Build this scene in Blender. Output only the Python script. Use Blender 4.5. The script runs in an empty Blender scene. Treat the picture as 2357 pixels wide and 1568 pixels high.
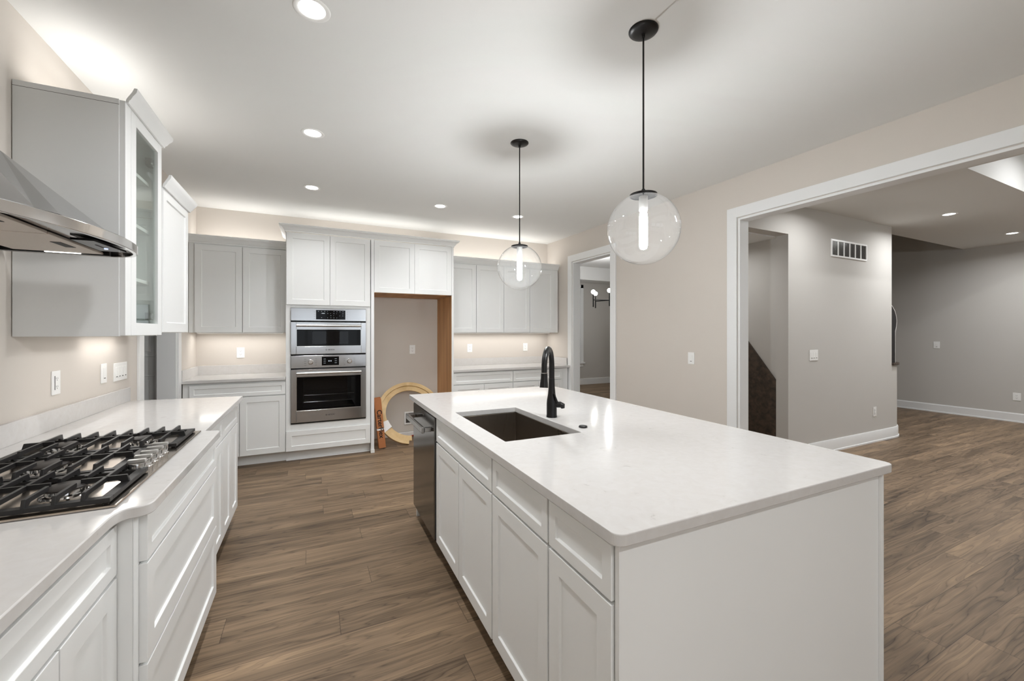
import bpy, bmesh, math, random
from mathutils import Matrix, Vector
random.seed(7)
C = bpy.context.scene.collection
S = bpy.context.scene
R = math.radians

# ------------------------------------------------------------------ camera, world, exposure
IW, IH = 2357, 1568
FPX, VX, Y0, CAMH = 950.0, 718.0, 766.0, 1.385
yaw = math.atan((IW / 2 - VX) / FPX)
cam = bpy.data.cameras.new('camera')
cam.sensor_fit = 'HORIZONTAL'
cam.sensor_width = 36.0
cam.lens = FPX / IW * 36.0
cam.shift_x = 0.0
cam.shift_y = -(IH / 2 - Y0) / IW
cam.clip_start = 0.02
camo = bpy.data.objects.new('camera', cam)
C.objects.link(camo)
camo.location = (0, 0, CAMH)
camo.rotation_euler = (R(90), 0, -yaw)
S.camera = camo

S.view_settings.view_transform = 'Standard'
S.view_settings.look = 'None'
S.view_settings.gamma = 1
S.view_settings.use_curve_mapping = False
S.view_settings.exposure = 0.15
S.cycles.use_denoising = True
S.cycles.max_bounces = 8
S.cycles.diffuse_bounces = 5
S.cycles.glossy_bounces = 4
S.cycles.transmission_bounces = 6
S.cycles.transparent_max_bounces = 12
S.cycles.sample_clamp_indirect = 6
S.cycles.caustics_reflective = False
S.cycles.caustics_refractive = False

world = bpy.data.worlds.new('overcast_sky')
S.world = world
world.use_nodes = True
wn = world.node_tree.nodes
wn['Background'].inputs[0].default_value = (0.86, 0.93, 1.0, 1)
wn['Background'].inputs[1].default_value = 1.7

# light strengths (watts)
W_CAN, W_FAR, W_BACK, W_HALL, W_UNDER, W_UP, W_CHAND = 9.0, 4.2, 14.0, 15.0, 2.2, 2.0, 9.0

def area_light(name, loc, size, size_y, power, rot=(0, 0, 0), color=(1, 1, 1), shape='RECTANGLE', spread=180, parent=None):
    l = bpy.data.lights.new(name, 'AREA')
    l.shape = shape
    l.size = size
    if shape in ('RECTANGLE', 'ELLIPSE'):
        l.size_y = size_y
    l.energy = power
    l.color = color
    l.spread = R(spread)
    o = bpy.data.objects.new(name, l)
    C.objects.link(o)
    o.location = loc
    o.rotation_euler = rot
    if parent:
        o.parent = parent
    return o

# sky portals in the three window openings of the rear wall (behind the camera) and the hall window
YR = -4.2
REAR_WINDOWS = [(-0.75, 0.45), (0.75, 1.95), (2.15, 3.05)]
HALL_WINDOWS = [(4.3, 5.3)]
for i, (a, b) in enumerate(REAR_WINDOWS + HALL_WINDOWS):
    o = area_light('sky_portal', ((a + b) / 2, YR + 0.02, 1.55), b - a, 1.5, 1, (R(90), 0, 0))
    o.data.cycles.is_portal = True

# ------------------------------------------------------------------ materials
def lin(c):
    c = c / 255.0
    return c / 12.92 if c <= 0.04045 else ((c + 0.055) / 1.055) ** 2.4

def rgb(r, g, b):
    return (lin(r), lin(g), lin(b), 1)

def new_mat(name):
    m = bpy.data.materials.new(name)
    m.use_nodes = True
    nt = m.node_tree
    return m, nt, nt.nodes['Principled BSDF']

def N(nt, kind, **kw):
    n = nt.nodes.new(kind)
    for k, v in kw.items():
        setattr(n, k, v)
    return n

def math_node(nt, op, a, b=None):
    n = N(nt, 'ShaderNodeMath', operation=op)
    for i, v in enumerate((a, b)):
        if v is None:
            continue
        if isinstance(v, (int, float)):
            n.inputs[i].default_value = v
        else:
            nt.links.new(v, n.inputs[i])
    return n.outputs[0]

def paint(name, col, rough=0.5, metal=0.0, var=0.03, scale=3.0, bump=0.0, spec=0.5, stretch=None):
    """painted / plain surface: base colour with a faint noise variation and optional fine bump"""
    m, nt, p = new_mat(name)
    p.inputs['Roughness'].default_value = rough
    p.inputs['Metallic'].default_value = metal
    p.inputs['Specular IOR Level'].default_value = spec
    tc = N(nt, 'ShaderNodeTexCoord')
    mp = N(nt, 'ShaderNodeMapping')
    if stretch:
        mp.inputs['Scale'].default_value = stretch
    nt.links.new(tc.outputs['Object'], mp.inputs[0])
    nz = N(nt, 'ShaderNodeTexNoise')
    nz.inputs['Scale'].default_value = scale
    nz.inputs['Detail'].default_value = 4
    nt.links.new(mp.outputs[0], nz.inputs['Vector'])
    mx = N(nt, 'ShaderNodeMix', data_type='RGBA')
    nt.links.new(nz.outputs['Fac'], mx.inputs[0])
    mx.inputs[6].default_value = tuple(c * (1 - var) for c in col[:3]) + (1,)
    mx.inputs[7].default_value = tuple(min(1, c * (1 + var)) for c in col[:3]) + (1,)
    nt.links.new(mx.outputs[2], p.inputs['Base Color'])
    if bump:
        b = N(nt, 'ShaderNodeBump')
        b.inputs['Strength'].default_value = bump
        b.inputs['Distance'].default_value = 0.002
        n2 = N(nt, 'ShaderNodeTexNoise')
        n2.inputs['Scale'].default_value = 260
        nt.links.new(mp.outputs[0], n2.inputs['Vector'])
        nt.links.new(n2.outputs['Fac'], b.inputs['Height'])
        nt.links.new(b.outputs[0], p.inputs['Normal'])
    return m

def emit(name, col, strength):
    m = bpy.data.materials.new(name)
    m.use_nodes = True
    nt = m.node_tree
    nt.nodes.remove(nt.nodes['Principled BSDF'])
    e = N(nt, 'ShaderNodeEmission')
    e.inputs[0].default_value = col
    e.inputs[1].default_value = strength
    nt.links.new(e.outputs[0], nt.nodes['Material Output'].inputs[0])
    return m

def thin_glass(name, tint=(1, 1, 1, 1), ior=1.45, boost=1.0, bloom=0.0):
    m = bpy.data.materials.new(name)
    m.use_nodes = True
    nt = m.node_tree
    nt.nodes.remove(nt.nodes['Principled BSDF'])
    tr = N(nt, 'ShaderNodeBsdfTransparent')
    tr.inputs[0].default_value = tint
    gl = N(nt, 'ShaderNodeBsdfGlossy')
    gl.inputs['Roughness'].default_value = 0.0
    lw = N(nt, 'ShaderNodeLayerWeight')
    r0 = ((ior - 1) / (ior + 1)) ** 2
    f5 = math_node(nt, 'POWER', lw.outputs['Facing'], 5.0)
    f = math_node(nt, 'ADD', math_node(nt, 'MULTIPLY', f5, 1 - r0), r0)
    f = math_node(nt, 'MULTIPLY', f, boost)
    f = math_node(nt, 'MINIMUM', f, 1.0)
    mx = N(nt, 'ShaderNodeMixShader')
    nt.links.new(f, mx.inputs[0])
    base = tr.outputs[0]
    if bloom:                                        # bulb bloom mixed into the glass as a faint translucent glow
        df = N(nt, 'ShaderNodeBsdfTranslucent')
        m2 = N(nt, 'ShaderNodeMixShader')
        m2.inputs[0].default_value = bloom
        nt.links.new(base, m2.inputs[1])
        nt.links.new(df.outputs[0], m2.inputs[2])
        base = m2.outputs[0]
    nt.links.new(base, mx.inputs[1])
    nt.links.new(gl.outputs[0], mx.inputs[2])
    nt.links.new(mx.outputs[0], nt.nodes['Material Output'].inputs[0])
    return m

def plank_floor():
    m, nt, p = new_mat('stained_oak_planks')
    L = nt.links
    tc = N(nt, 'ShaderNodeTexCoord')
    sx = N(nt, 'ShaderNodeSeparateXYZ')
    L.new(tc.outputs['Object'], sx.inputs[0])
    X, Y = sx.outputs[0], sx.outputs[1]
    yr = math_node(nt, 'DIVIDE', math_node(nt, 'ADD', Y, 10.06), 0.178)
    row = math_node(nt, 'FLOOR', yr)
    fy = math_node(nt, 'FRACT', yr)
    w1 = N(nt, 'ShaderNodeTexWhiteNoise', noise_dimensions='1D')
    L.new(row, w1.inputs['W'])
    xr = math_node(nt, 'DIVIDE', math_node(nt, 'ADD', math_node(nt, 'ADD', X, 20), math_node(nt, 'MULTIPLY', w1.outputs['Value'], 7.3)), 1.45)
    col_i = math_node(nt, 'FLOOR', xr)
    fx = math_node(nt, 'FRACT', xr)
    cb = N(nt, 'ShaderNodeCombineXYZ')
    L.new(row, cb.inputs[0]); L.new(col_i, cb.inputs[1])
    w2 = N(nt, 'ShaderNodeTexWhiteNoise', noise_dimensions='2D')
    L.new(cb.outputs[0], w2.inputs['Vector'])
    rnd = w2.outputs['Value']
    # warped coordinate across the board: cathedral grain
    c1 = N(nt, 'ShaderNodeCombineXYZ')
    L.new(math_node(nt, 'MULTIPLY', X, 0.55), c1.inputs[0])
    L.new(math_node(nt, 'MULTIPLY', Y, 6.0), c1.inputs[1])
    L.new(math_node(nt, 'MULTIPLY', rnd, 40), c1.inputs[2])
    n1 = N(nt, 'ShaderNodeTexNoise')
    n1.inputs['Scale'].default_value = 1.0
    n1.inputs['Detail'].default_value = 3
    n1.inputs['Roughness'].default_value = 0.55
    L.new(c1.outputs[0], n1.inputs['Vector'])
    ring = math_node(nt, 'SINE', math_node(nt, 'MULTIPLY', n1.outputs['Fac'], 75.0))
    ring = math_node(nt, 'MULTIPLY_ADD', ring, 0.5)
    ring.node.inputs[2].default_value = 0.5
    # fine streaks along the board
    c2 = N(nt, 'ShaderNodeCombineXYZ')
    L.new(math_node(nt, 'MULTIPLY', X, 2.2), c2.inputs[0])
    L.new(math_node(nt, 'MULTIPLY', Y, 110.0), c2.inputs[1])
    L.new(math_node(nt, 'MULTIPLY', rnd, 70), c2.inputs[2])
    n2 = N(nt, 'ShaderNodeTexNoise')
    n2.inputs['Scale'].default_value = 1.0
    n2.inputs['Detail'].default_value = 5
    n2.inputs['Roughness'].default_value = 0.6
    L.new(c2.outputs[0], n2.inputs['Vector'])
    # broad tone
    c3 = N(nt, 'ShaderNodeCombineXYZ')
    L.new(math_node(nt, 'MULTIPLY', X, 0.9), c3.inputs[0])
    L.new(math_node(nt, 'MULTIPLY', Y, 9.0), c3.inputs[1])
    L.new(math_node(nt, 'MULTIPLY', rnd, 90), c3.inputs[2])
    n3 = N(nt, 'ShaderNodeTexNoise')
    n3.inputs['Scale'].default_value = 1.0
    n3.inputs['Detail'].default_value = 2
    L.new(c3.outputs[0], n3.inputs['Vector'])
    thin = math_node(nt, 'POWER', math_node(nt, 'SUBTRACT', 1.0, math_node(nt, 'ABSOLUTE', math_node(nt, 'SINE', math_node(nt, 'MULTIPLY', n1.outputs['Fac'], 62.0)))), 4.0)
    thin = math_node(nt, 'MULTIPLY', thin, math_node(nt, 'GREATER_THAN', n2.outputs['Fac'], 0.42))
    t = math_node(nt, 'MULTIPLY', ring, 0.10)
    t = math_node(nt, 'ADD', t, math_node(nt, 'MULTIPLY', n2.outputs['Fac'], 0.42))
    t = math_node(nt, 'ADD', t, math_node(nt, 'MULTIPLY', n3.outputs['Fac'], 0.62))
    t = math_node(nt, 'ADD', t, math_node(nt, 'MULTIPLY', rnd, 0.15))
    t = math_node(nt, 'SUBTRACT', t, math_node(nt, 'MULTIPLY', thin, 0.16))
    t = math_node(nt, 'SUBTRACT', t, 0.125)
    cr = N(nt, 'ShaderNodeValToRGB')
    e = cr.color_ramp.elements
    e[0].position = 0.22; e[0].color = rgb(70, 57, 45)
    e[1].position = 0.86; e[1].color = rgb(180, 152, 120)
    k = e.new(0.42); k.color = rgb(114, 96, 77)
    k = e.new(0.60); k.color = rgb(142, 120, 97)
    L.new(t, cr.inputs[0])
    # joints
    gy = math_node(nt, 'MINIMUM', fy, math_node(nt, 'SUBTRACT', 1.0, fy))
    gx = math_node(nt, 'MINIMUM', fx, math_node(nt, 'SUBTRACT', 1.0, fx))
    jy = math_node(nt, 'LESS_THAN', gy, 0.006)
    jx = math_node(nt, 'LESS_THAN', gx, 0.0009)
    j = math_node(nt, 'MAXIMUM', jy, jx)
    mx = N(nt, 'ShaderNodeMix', data_type='RGBA')
    L.new(math_node(nt, 'MULTIPLY', j, 0.65), mx.inputs[0])
    L.new(cr.outputs[0], mx.inputs[6])
    mx.inputs[7].default_value = rgb(46, 37, 31)
    L.new(mx.outputs[2], p.inputs['Base Color'])
    rr = N(nt, 'ShaderNodeMapRange')
    rr.inputs['To Min'].default_value = 0.40
    rr.inputs['To Max'].default_value = 0.58
    L.new(n2.outputs['Fac'], rr.inputs['Value'])
    L.new(rr.outputs[0], p.inputs['Roughness'])
    p.inputs['Specular IOR Level'].default_value = 0.25
    b = N(nt, 'ShaderNodeBump')
    b.inputs['Strength'].default_value = 0.25
    b.inputs['Distance'].default_value = 0.002
    h = math_node(nt, 'SUBTRACT', math_node(nt, 'MULTIPLY', n2.outputs['Fac'], 0.5), j)
    L.new(h, b.inputs['Height'])
    L.new(b.outputs[0], p.inputs['Normal'])
    return m

def quartz():
    m, nt, p = new_mat('white_quartz')
    L = nt.links
    tc = N(nt, 'ShaderNodeTexCoord')
    n1 = N(nt, 'ShaderNodeTexNoise')
    n1.inputs['Scale'].default_value = 30
    n1.inputs['Detail'].default_value = 7
    n1.inputs['Distortion'].default_value = 0.8
    L.new(tc.outputs['Object'], n1.inputs['Vector'])
    cr = N(nt, 'ShaderNodeValToRGB')
    e = cr.color_ramp.elements
    e[0].position = 0.24; e[0].color = rgb(184, 181, 178)
    e[1].position = 0.31; e[1].color = rgb(205, 202, 199)
    k = e.new(0.75); k.color = rgb(210, 208, 206)
    L.new(n1.outputs['Fac'], cr.inputs[0])
    L.new(cr.outputs[0], p.inputs['Base Color'])
    p.inputs['Roughness'].default_value = 0.10
    p.inputs['Specular IOR Level'].default_value = 0.36
    return m

def brushed(name, col, rough, axis=(1, 1, 60), amt=0.10):
    m, nt, p = new_mat(name)
    L = nt.links
    tc = N(nt, 'ShaderNodeTexCoord')
    mp = N(nt, 'ShaderNodeMapping')
    mp.inputs['Scale'].default_value = axis
    L.new(tc.outputs['Object'], mp.inputs[0])
    nz = N(nt, 'ShaderNodeTexNoise')
    nz.inputs['Scale'].default_value = 8
    nz.inputs['Detail'].default_value = 5
    L.new(mp.outputs[0], nz.inputs['Vector'])
    rr = N(nt, 'ShaderNodeMapRange')
    rr.inputs['To Min'].default_value = max(0.02, rough - amt)
    rr.inputs['To Max'].default_value = rough + amt
    L.new(nz.outputs['Fac'], rr.inputs['Value'])
    L.new(rr.outputs[0], p.inputs['Roughness'])
    p.inputs['Base Color'].default_value = col
    p.inputs['Metallic'].default_value = 1.0
    return m

def wood(name, dark, light, axis=(1, 1, 1), rough=0.55, scale=4.0):
    m, nt, p = new_mat(name)
    L = nt.links
    tc = N(nt, 'ShaderNodeTexCoord')
    mp = N(nt, 'ShaderNodeMapping')
    mp.inputs['Scale'].default_value = axis
    L.new(tc.outputs['Object'], mp.inputs[0])
    nz = N(nt, 'ShaderNodeTexNoise')
    nz.inputs['Scale'].default_value = scale
    nz.inputs['Detail'].default_value = 5
    nz.inputs['Distortion'].default_value = 0.6
    L.new(mp.outputs[0], nz.inputs['Vector'])
    cr = N(nt, 'ShaderNodeValToRGB')
    cr.color_ramp.elements[0].position = 0.3
    cr.color_ramp.elements[0].color = dark
    cr.color_ramp.elements[1].position = 0.7
    cr.color_ramp.elements[1].color = light
    L.new(nz.outputs['Fac'], cr.inputs[0])
    L.new(cr.outputs[0], p.inputs['Base Color'])
    p.inputs['Roughness'].default_value = rough
    return m

M = {}
M['wall'] = paint('greige_wall_paint', rgb(209, 202, 194), 0.85, var=0.012, bump=0.05, spec=0.2)
M['wall_grey'] = paint('grey_wall_paint', rgb(196, 193, 188), 0.85, var=0.012, bump=0.05, spec=0.2)
M['ceiling'] = paint('flat_ceiling_paint', rgb(226, 226, 224), 0.9, var=0.01, spec=0.2)
M['trim'] = paint('white_trim_paint', rgb(232, 233, 233), 0.38, var=0.01)
M['cabinet'] = paint('white_cabinet_lacquer', rgb(236, 237, 236), 0.36, var=0.008)
M['black_void'] = paint('black_toe_shadow_board', rgb(26, 24, 23), 0.7)  # toe recess shade put into the colour; the dishwasher toe panel is black itself
M['floor'] = plank_floor()
M['quartz'] = quartz()
M['steel'] = brushed('brushed_stainless', (0.46, 0.46, 0.465, 1), 0.15, (60, 1, 1), 0.05)
M['steel_bright'] = brushed('polished_stainless', (0.62, 0.61, 0.60, 1), 0.12, (1, 60, 1), 0.05)
M['steel_warm'] = brushed('cooktop_stainless', (0.58, 0.52, 0.46, 1), 0.16, (1, 60, 1), 0.06)
M['black_steel'] = brushed('black_stainless', (0.16, 0.155, 0.15, 1), 0.16, (1, 60, 1), 0.05)
M['sink_steel'] = brushed('gunmetal_sink', (0.34, 0.30, 0.26, 1), 0.30, (60, 1, 1), 0.08)
M['grey_metal'] = brushed('grey_handle_metal', (0.34, 0.33, 0.32, 1), 0.25, (1, 40, 1), 0.06)
M['black_metal'] = paint('matte_black_metal', rgb(18, 17, 17), 0.34, metal=0.3)
M['cast_iron'] = paint('cast_iron_enamel', rgb(26, 25, 25), 0.42, var=0.15, scale=60)
M['burner_cap'] = paint('burner_cap_enamel', rgb(44, 39, 36), 0.5, var=0.1, scale=30)
M['black_gloss'] = paint('black_glass', rgb(6, 6, 7), 0.05, spec=0.15)
M['dark_cavity'] = paint('oven_cavity_enamel', rgb(62, 62, 64), 0.35)
M['tinted'] = thin_glass('tinted_oven_glass', (0.50, 0.50, 0.51, 1), 1.45, 0.6)
M['glass'] = thin_glass('clear_door_glass', (0.93, 0.96, 0.94, 1), 1.45)
M['globe'] = thin_glass('clear_globe_glass', (0.965, 0.97, 0.965, 1), 1.45, 1.5, bloom=0.007)
M['plastic'] = paint('white_plastic', rgb(240, 240, 238), 0.3, var=0.005)
M['slot'] = paint('dark_slot', rgb(60, 58, 56), 0.6)
M['brown_ply'] = wood('unfinished_brown_veneer', rgb(168, 122, 78), rgb(206, 158, 108), (2, 2, 0.15), 0.6)
M['pale_wood'] = wood('pale_poplar', rgb(200, 168, 116), rgb(226, 198, 148), (1, 1, 1), 0.5, 7)
M['cardboard'] = paint('brown_cardboard', rgb(182, 118, 74), 0.8, var=0.05, scale=20)
M['ink'] = paint('black_print', rgb(24, 18, 16), 0.8)
M['dark_wood'] = wood('stairwell_shade_wood', rgb(48, 40, 34), rgb(84, 70, 58), (1, 6, 6), 0.45, 3)
M['lens'] = emit('lamp_lens', (1.0, 0.985, 0.96, 1), 9.0)
M['bulb'] = emit('led_bulb_glow', (0.96, 0.98, 1.0, 1), 540.0)
M['bulb_small'] = emit('chandelier_bulb_glow', (1.0, 0.97, 0.92, 1), 10.0)
M['strip_light'] = emit('warm_led_strip', (1.0, 0.93, 0.85, 1), 1.2)
M['hood_light'] = emit('hood_lamp_glow', (1.0, 0.96, 0.9, 1), 6.0)
M['led_blue'] = emit('blue_indicator', (0.25, 0.4, 1.0, 1), 8.0)
M['lcd_white'] = emit('display_glow', (0.85, 0.92, 1.0, 1), 0.55)
M['steel_handle'] = brushed('satin_steel_handle', (0.74, 0.74, 0.73, 1), 0.30, (1, 60, 1), 0.05)
M['filter_mesh'] = paint('hood_filter_mesh', rgb(214, 204, 194), 0.45, metal=0.15, var=0.08, scale=200)
M['leaf'] = paint('tree_leaves', rgb(70, 96, 62), 0.8, var=0.4, scale=6)
M['lawn'] = paint('lawn_grass', rgb(92, 110, 70), 0.9, var=0.25, scale=3)
M['red'] = paint('red_valve_plastic', rgb(150, 52, 40), 0.4)

# ------------------------------------------------------------------ mesh builder
class G:
    def __init__(s):
        s.bm = bmesh.new()

    def _f(s, vs):
        try:
            return s.bm.faces.new(vs)
        except ValueError:
            return None

    def box(s, x0, x1, y0, y1, z0, z1, mat=None):
        p = [(x0, y0, z0), (x1, y0, z0), (x1, y1, z0), (x0, y1, z0), (x0, y0, z1), (x1, y0, z1), (x1, y1, z1), (x0, y1, z1)]
        if mat is not None:
            p = [mat @ Vector(q) for q in p]
        v = [s.bm.verts.new(q) for q in p]
        for f in ((0, 3, 2, 1), (4, 5, 6, 7), (0, 1, 5, 4), (1, 2, 6, 5), (2, 3, 7, 6), (3, 0, 4, 7)):
            s._f([v[i] for i in f])
        return s

    def prism(s, poly, z0, z1, mat=None):
        a = [Vector((x, y, z0)) for x, y in poly]
        b = [Vector((x, y, z1)) for x, y in poly]
        if mat is not None:
            a = [mat @ q for q in a]
            b = [mat @ q for q in b]
        va = [s.bm.verts.new(q) for q in a]
        vb = [s.bm.verts.new(q) for q in b]
        n = len(poly)
        s._f(list(reversed(va)))
        s._f(vb)
        for i in range(n):
            s._f([va[i], va[(i + 1) % n], vb[(i + 1) % n], vb[i]])
        return s

    def ring_prism(s, outer, inner, z0, z1):
        """extruded loop with a hole (same number of points)"""
        n = len(outer)
        L = []
        for poly, z in ((outer, z0), (inner, z0), (outer, z1), (inner, z1)):
            L.append([s.bm.verts.new((x, y, z)) for x, y in poly])
        for i in range(n):
            j = (i + 1) % n
            s._f([L[0][j], L[0][i], L[1][i], L[1][j]])
            s._f([L[2][i], L[2][j], L[3][j], L[3][i]])
            s._f([L[0][i], L[0][j], L[2][j], L[2][i]])
            s._f([L[1][j], L[1][i], L[3][i], L[3][j]])
        return s

    def tube(s, pts, r, seg=12, caps=True, closed=False):
        pts = [Vector(p) for p in pts]
        n = len(pts)
        rs = r if isinstance(r, (list, tuple)) else [r] * n
        rings = []
        ref = None
        for i, p in enumerate(pts):
            if closed:
                t = pts[(i + 1) % n] - pts[i - 1]
            elif i == 0:
                t = pts[1] - p
            elif i == n - 1:
                t = p - pts[i - 1]
            else:
                t = (pts[i + 1] - p).normalized() + (p - pts[i - 1]).normalized()
            t.normalize()
            if ref is None:
                ref = Vector((0, 0, 1)) if abs(t.z) < 0.9 else Vector((1, 0, 0))
            u = t.cross(ref)
            if u.length < 1e-6:
                u = t.cross(Vector((0, 1, 0)))
            u.normalize()
            w = u.cross(t).normalized()
            ref = w
            rings.append([s.bm.verts.new(p + (u * math.cos(2 * math.pi * k / seg) + w * math.sin(2 * math.pi * k / seg)) * rs[i]) for k in range(seg)])
        m = n if closed else n - 1
        for i in range(m):
            a, b = rings[i], rings[(i + 1) % n]
            for k in range(seg):
                s._f([a[k], a[(k + 1) % seg], b[(k + 1) % seg], b[k]])
        if caps and not closed:
            s._f(list(reversed(rings[0])))
            s._f(rings[-1])
        return s

    def lathe(s, prof, seg=32, c=(0, 0, 0), mat=None):
        rings = []
        for r, z in prof:
            if r < 1e-6:
                q = Vector((c[0], c[1], c[2] + z))
                rings.append([s.bm.verts.new(mat @ q if mat is not None else q)])
            else:
                row = []
                for k in range(seg):
                    a = 2 * math.pi * k / seg
                    q = Vector((c[0] + r * math.cos(a), c[1] + r * math.sin(a), c[2] + z))
                    row.append(s.bm.verts.new(mat @ q if mat is not None else q))
                rings.append(row)
        for a, b in zip(rings, rings[1:]):
            if len(a) == 1 and len(b) == 1:
                continue
            for k in range(seg):
                k2 = (k + 1) % seg
                if len(a) == 1:
                    s._f([a[0], b[k], b[k2]])
                elif len(b) == 1:
                    s._f([a[k], b[0], a[k2]])
                else:
                    s._f([a[k], b[k], b[k2], a[k2]])
        return s

    def shaker(s, x0, x1, z0, z1, yf=-0.021, t=0.02, rail=0.058, rec=0.008, slope=0.003):
        """five-piece door or drawer front seen from -y"""
        def loop(i, y):
            return [s.bm.verts.new(p) for p in ((x0 + i, y, z0 + i), (x1 - i, y, z0 + i), (x1 - i, y, z1 - i), (x0 + i, y, z1 - i))]
        A, B, Cc, D = loop(0, yf), loop(rail, yf), loop(rail + slope, yf + rec), loop(0, yf + t)
        for i in range(4):
            j = (i + 1) % 4
            s._f([A[i], A[j], B[j], B[i]])
            s._f([B[i], B[j], Cc[j], Cc[i]])
            s._f([D[j], D[i], A[i], A[j]] if False else [A[j], A[i], D[i], D[j]])
        s._f(Cc)
        s._f(list(reversed(D)))
        return s

    def frame(s, x0, x1, z0, z1, rail, y0, y1):
        """open rectangular frame standing in the xz plane"""
        s.box(x0, x0 + rail, y0, y1, z0, z1)
        s.box(x1 - rail, x1, y0, y1, z0, z1)
        s.box(x0 + rail, x1 - rail, y0, y1, z0, z0 + rail)
        s.box(x0 + rail, x1 - rail, y0, y1, z1 - rail, z1)
        return s

    def sweep(s, path, prof, closed_prof=True):
        """sweep a (outward, up) profile along an xy polyline; outward is to the right of travel; mitred corners"""
        pts = [Vector((p[0], p[1])) for p in path]
        rows = []
        for i, p in enumerate(pts):
            def nrm(a, b):
                d = (b - a).normalized()
                return Vector((d.y, -d.x))
            if i == 0:
                o = nrm(pts[0], pts[1]); k = 1
            elif i == len(pts) - 1:
                o = nrm(pts[-2], pts[-1]); k = 1
            else:
                a, b = nrm(pts[i - 1], p), nrm(p, pts[i + 1])
                o = (a + b).normalized()
                k = 1 / max(0.2, o.dot(a))
            z = path[i][2] if len(path[i]) > 2 else 0
            rows.append([s.bm.verts.new((p.x + o.x * k * q[0], p.y + o.y * k * q[0], z + q[1])) for q in prof])
        n = len(prof)
        for a, b in zip(rows, rows[1:]):
            for k in range(n if closed_prof else n - 1):
                s._f([a[k], a[(k + 1) % n], b[(k + 1) % n], b[k]])
        if closed_prof:
            s._f(list(reversed(rows[0])))
            s._f(rows[-1])
        return s

    def out(s, name, mat, parent=None, bevel=0.0, smooth=False, xf=None, seg=2):
        bm = s.bm
        if xf is not None:
            bmesh.ops.transform(bm, matrix=xf, verts=bm.verts)
        bmesh.ops.recalc_face_normals(bm, faces=bm.faces)
        me = bpy.data.meshes.new(name)
        bm.to_mesh(me)
        bm.free()
        if smooth:
            for p in me.polygons:
                p.use_smooth = True
            me.set_sharp_from_angle(angle=R(38))
        me.materials.append(M[mat] if isinstance(mat, str) else mat)
        o = bpy.data.objects.new(name, me)
        C.objects.link(o)
        if parent is not None:
            o.parent = parent
        if bevel:
            b = o.modifiers.new('edge_bevel', 'BEVEL')
            b.width = bevel
            b.segments = seg
            b.limit_method = 'ANGLE'
            b.angle_limit = R(40)
        return o

def tag(o, label, cat, group=None):
    o['label'] = label
    o['category'] = cat
    if group:
        o['group'] = group
    return o

def thing(name, label, cat, loc=(0, 0, 0), rotz=0.0, group=None):
    o = bpy.data.objects.new(name, None)
    o.empty_display_size = 0.1
    C.objects.link(o)
    o.location = loc
    o.rotation_euler = (0, 0, rotz)
    return tag(o, label, cat, group)

def struct(o):
    o['kind'] = 'structure'
    return o

def copy_tree(root, loc, label, rotz=None):
    r = root.copy()
    C.objects.link(r)
    r.location = loc
    if rotz is not None:
        r.rotation_euler = (0, 0, rotz)
    r['label'] = label
    for ch in list(root.children):
        c = ch.copy()
        C.objects.link(c)
        c.parent = r
        for g in list(ch.children):
            d = g.copy()
            C.objects.link(d)
            d.parent = c
    return r

def text_mesh(body, size, depth=0.0004):
    cu = bpy.data.curves.new('lettering', 'FONT')
    cu.body = body
    cu.size = size
    cu.extrude = depth
    cu.offset = size * 0.018
    cu.align_x = 'CENTER'
    cu.align_y = 'CENTER'
    o = bpy.data.objects.new('lettering_source', cu)
    C.objects.link(o)
    dg = bpy.context.evaluated_depsgraph_get()
    me = bpy.data.meshes.new_from_object(o.evaluated_get(dg))
    bpy.data.objects.remove(o)
    return me

def lettering(body, size, mat, parent, xf, squeeze=1.0, extra=None):
    me = text_mesh(body, size)
    me.transform(xf @ Matrix.Diagonal((squeeze, 1, 1, 1)))
    if extra:
        bm = bmesh.new()
        bm.from_mesh(me)
        extra(bm)
        bm.to_mesh(me)
        bm.free()
    me.materials.clear()
    me.materials.append(M[mat])
    o = bpy.data.objects.new('lettering', me)
    C.objects.link(o)
    o.parent = parent
    return o

# ------------------------------------------------------------------ room dimensions
XL, YW, H = -1.15, 5.62, 2.78
RA = 0.024                                   # the right wall runs very slightly out of square
TH = math.atan(RA)
MR = Matrix.Translation((3.343, YW, 0)) @ Matrix.Rotation(-math.pi / 2 + TH, 4, 'Z')   # local x along wall towards camera, y into wall
RW = 0.115
def rx(y):                                   # x of the right wall's kitchen face
    return 3.343 + RA * (YW - y)

# ------------------------------------------------------------------ structure
struct(G().box(-3.2, 10.2, YR - 0.2, 9.4, -0.12, 0).out('floor', 'floor'))
struct(G().box(XL - 0.14, 3.50, YR - 0.14, YW + 0.14, H, H + 0.12).out('ceiling', 'ceiling'))

# hall ceiling with a raised bay near the camera
HY, HX = 2.917, 9.95
g = G()
g.box(3.50, HX, 1.465, HY, H, H + 0.12)
g.box(3.50, 5.0, YR - 0.14, 1.465, H, H + 0.12)
g.box(5.0, HX, YR - 0.14, -2.2, H, H + 0.12)
g.box(5.0, HX, -2.2, 1.465, H + 0.42, H + 0.5)           # bay top
g.box(4.96, 5.0, -2.24, 1.505, H + 0.12, H + 0.5)
g.box(5.0, HX, 1.465, 1.505, H + 0.12, H + 0.5)
g.box(5.0, HX, -2.24, -2.2, H + 0.12, H + 0.5)
struct(g.out('ceiling_hall', 'ceiling'))

# back wall
struct(G().box(XL - 0.14, 3.42, YW, YW + 0.12, 0, H).out('wall_back', 'wall'))

# left wall with a doorway
DL0, DL1, DLH = 4.0, 4.88, 2.40
g = G()
g.box(XL - 0.14, XL, YR - 0.14, DL0, 0, H)
g.box(XL - 0.14, XL, DL1, YW, 0, H)
g.box(XL - 0.14, XL, DL0, DL1, DLH, H)
struct(g.out('wall_left', 'wall'))
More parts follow.
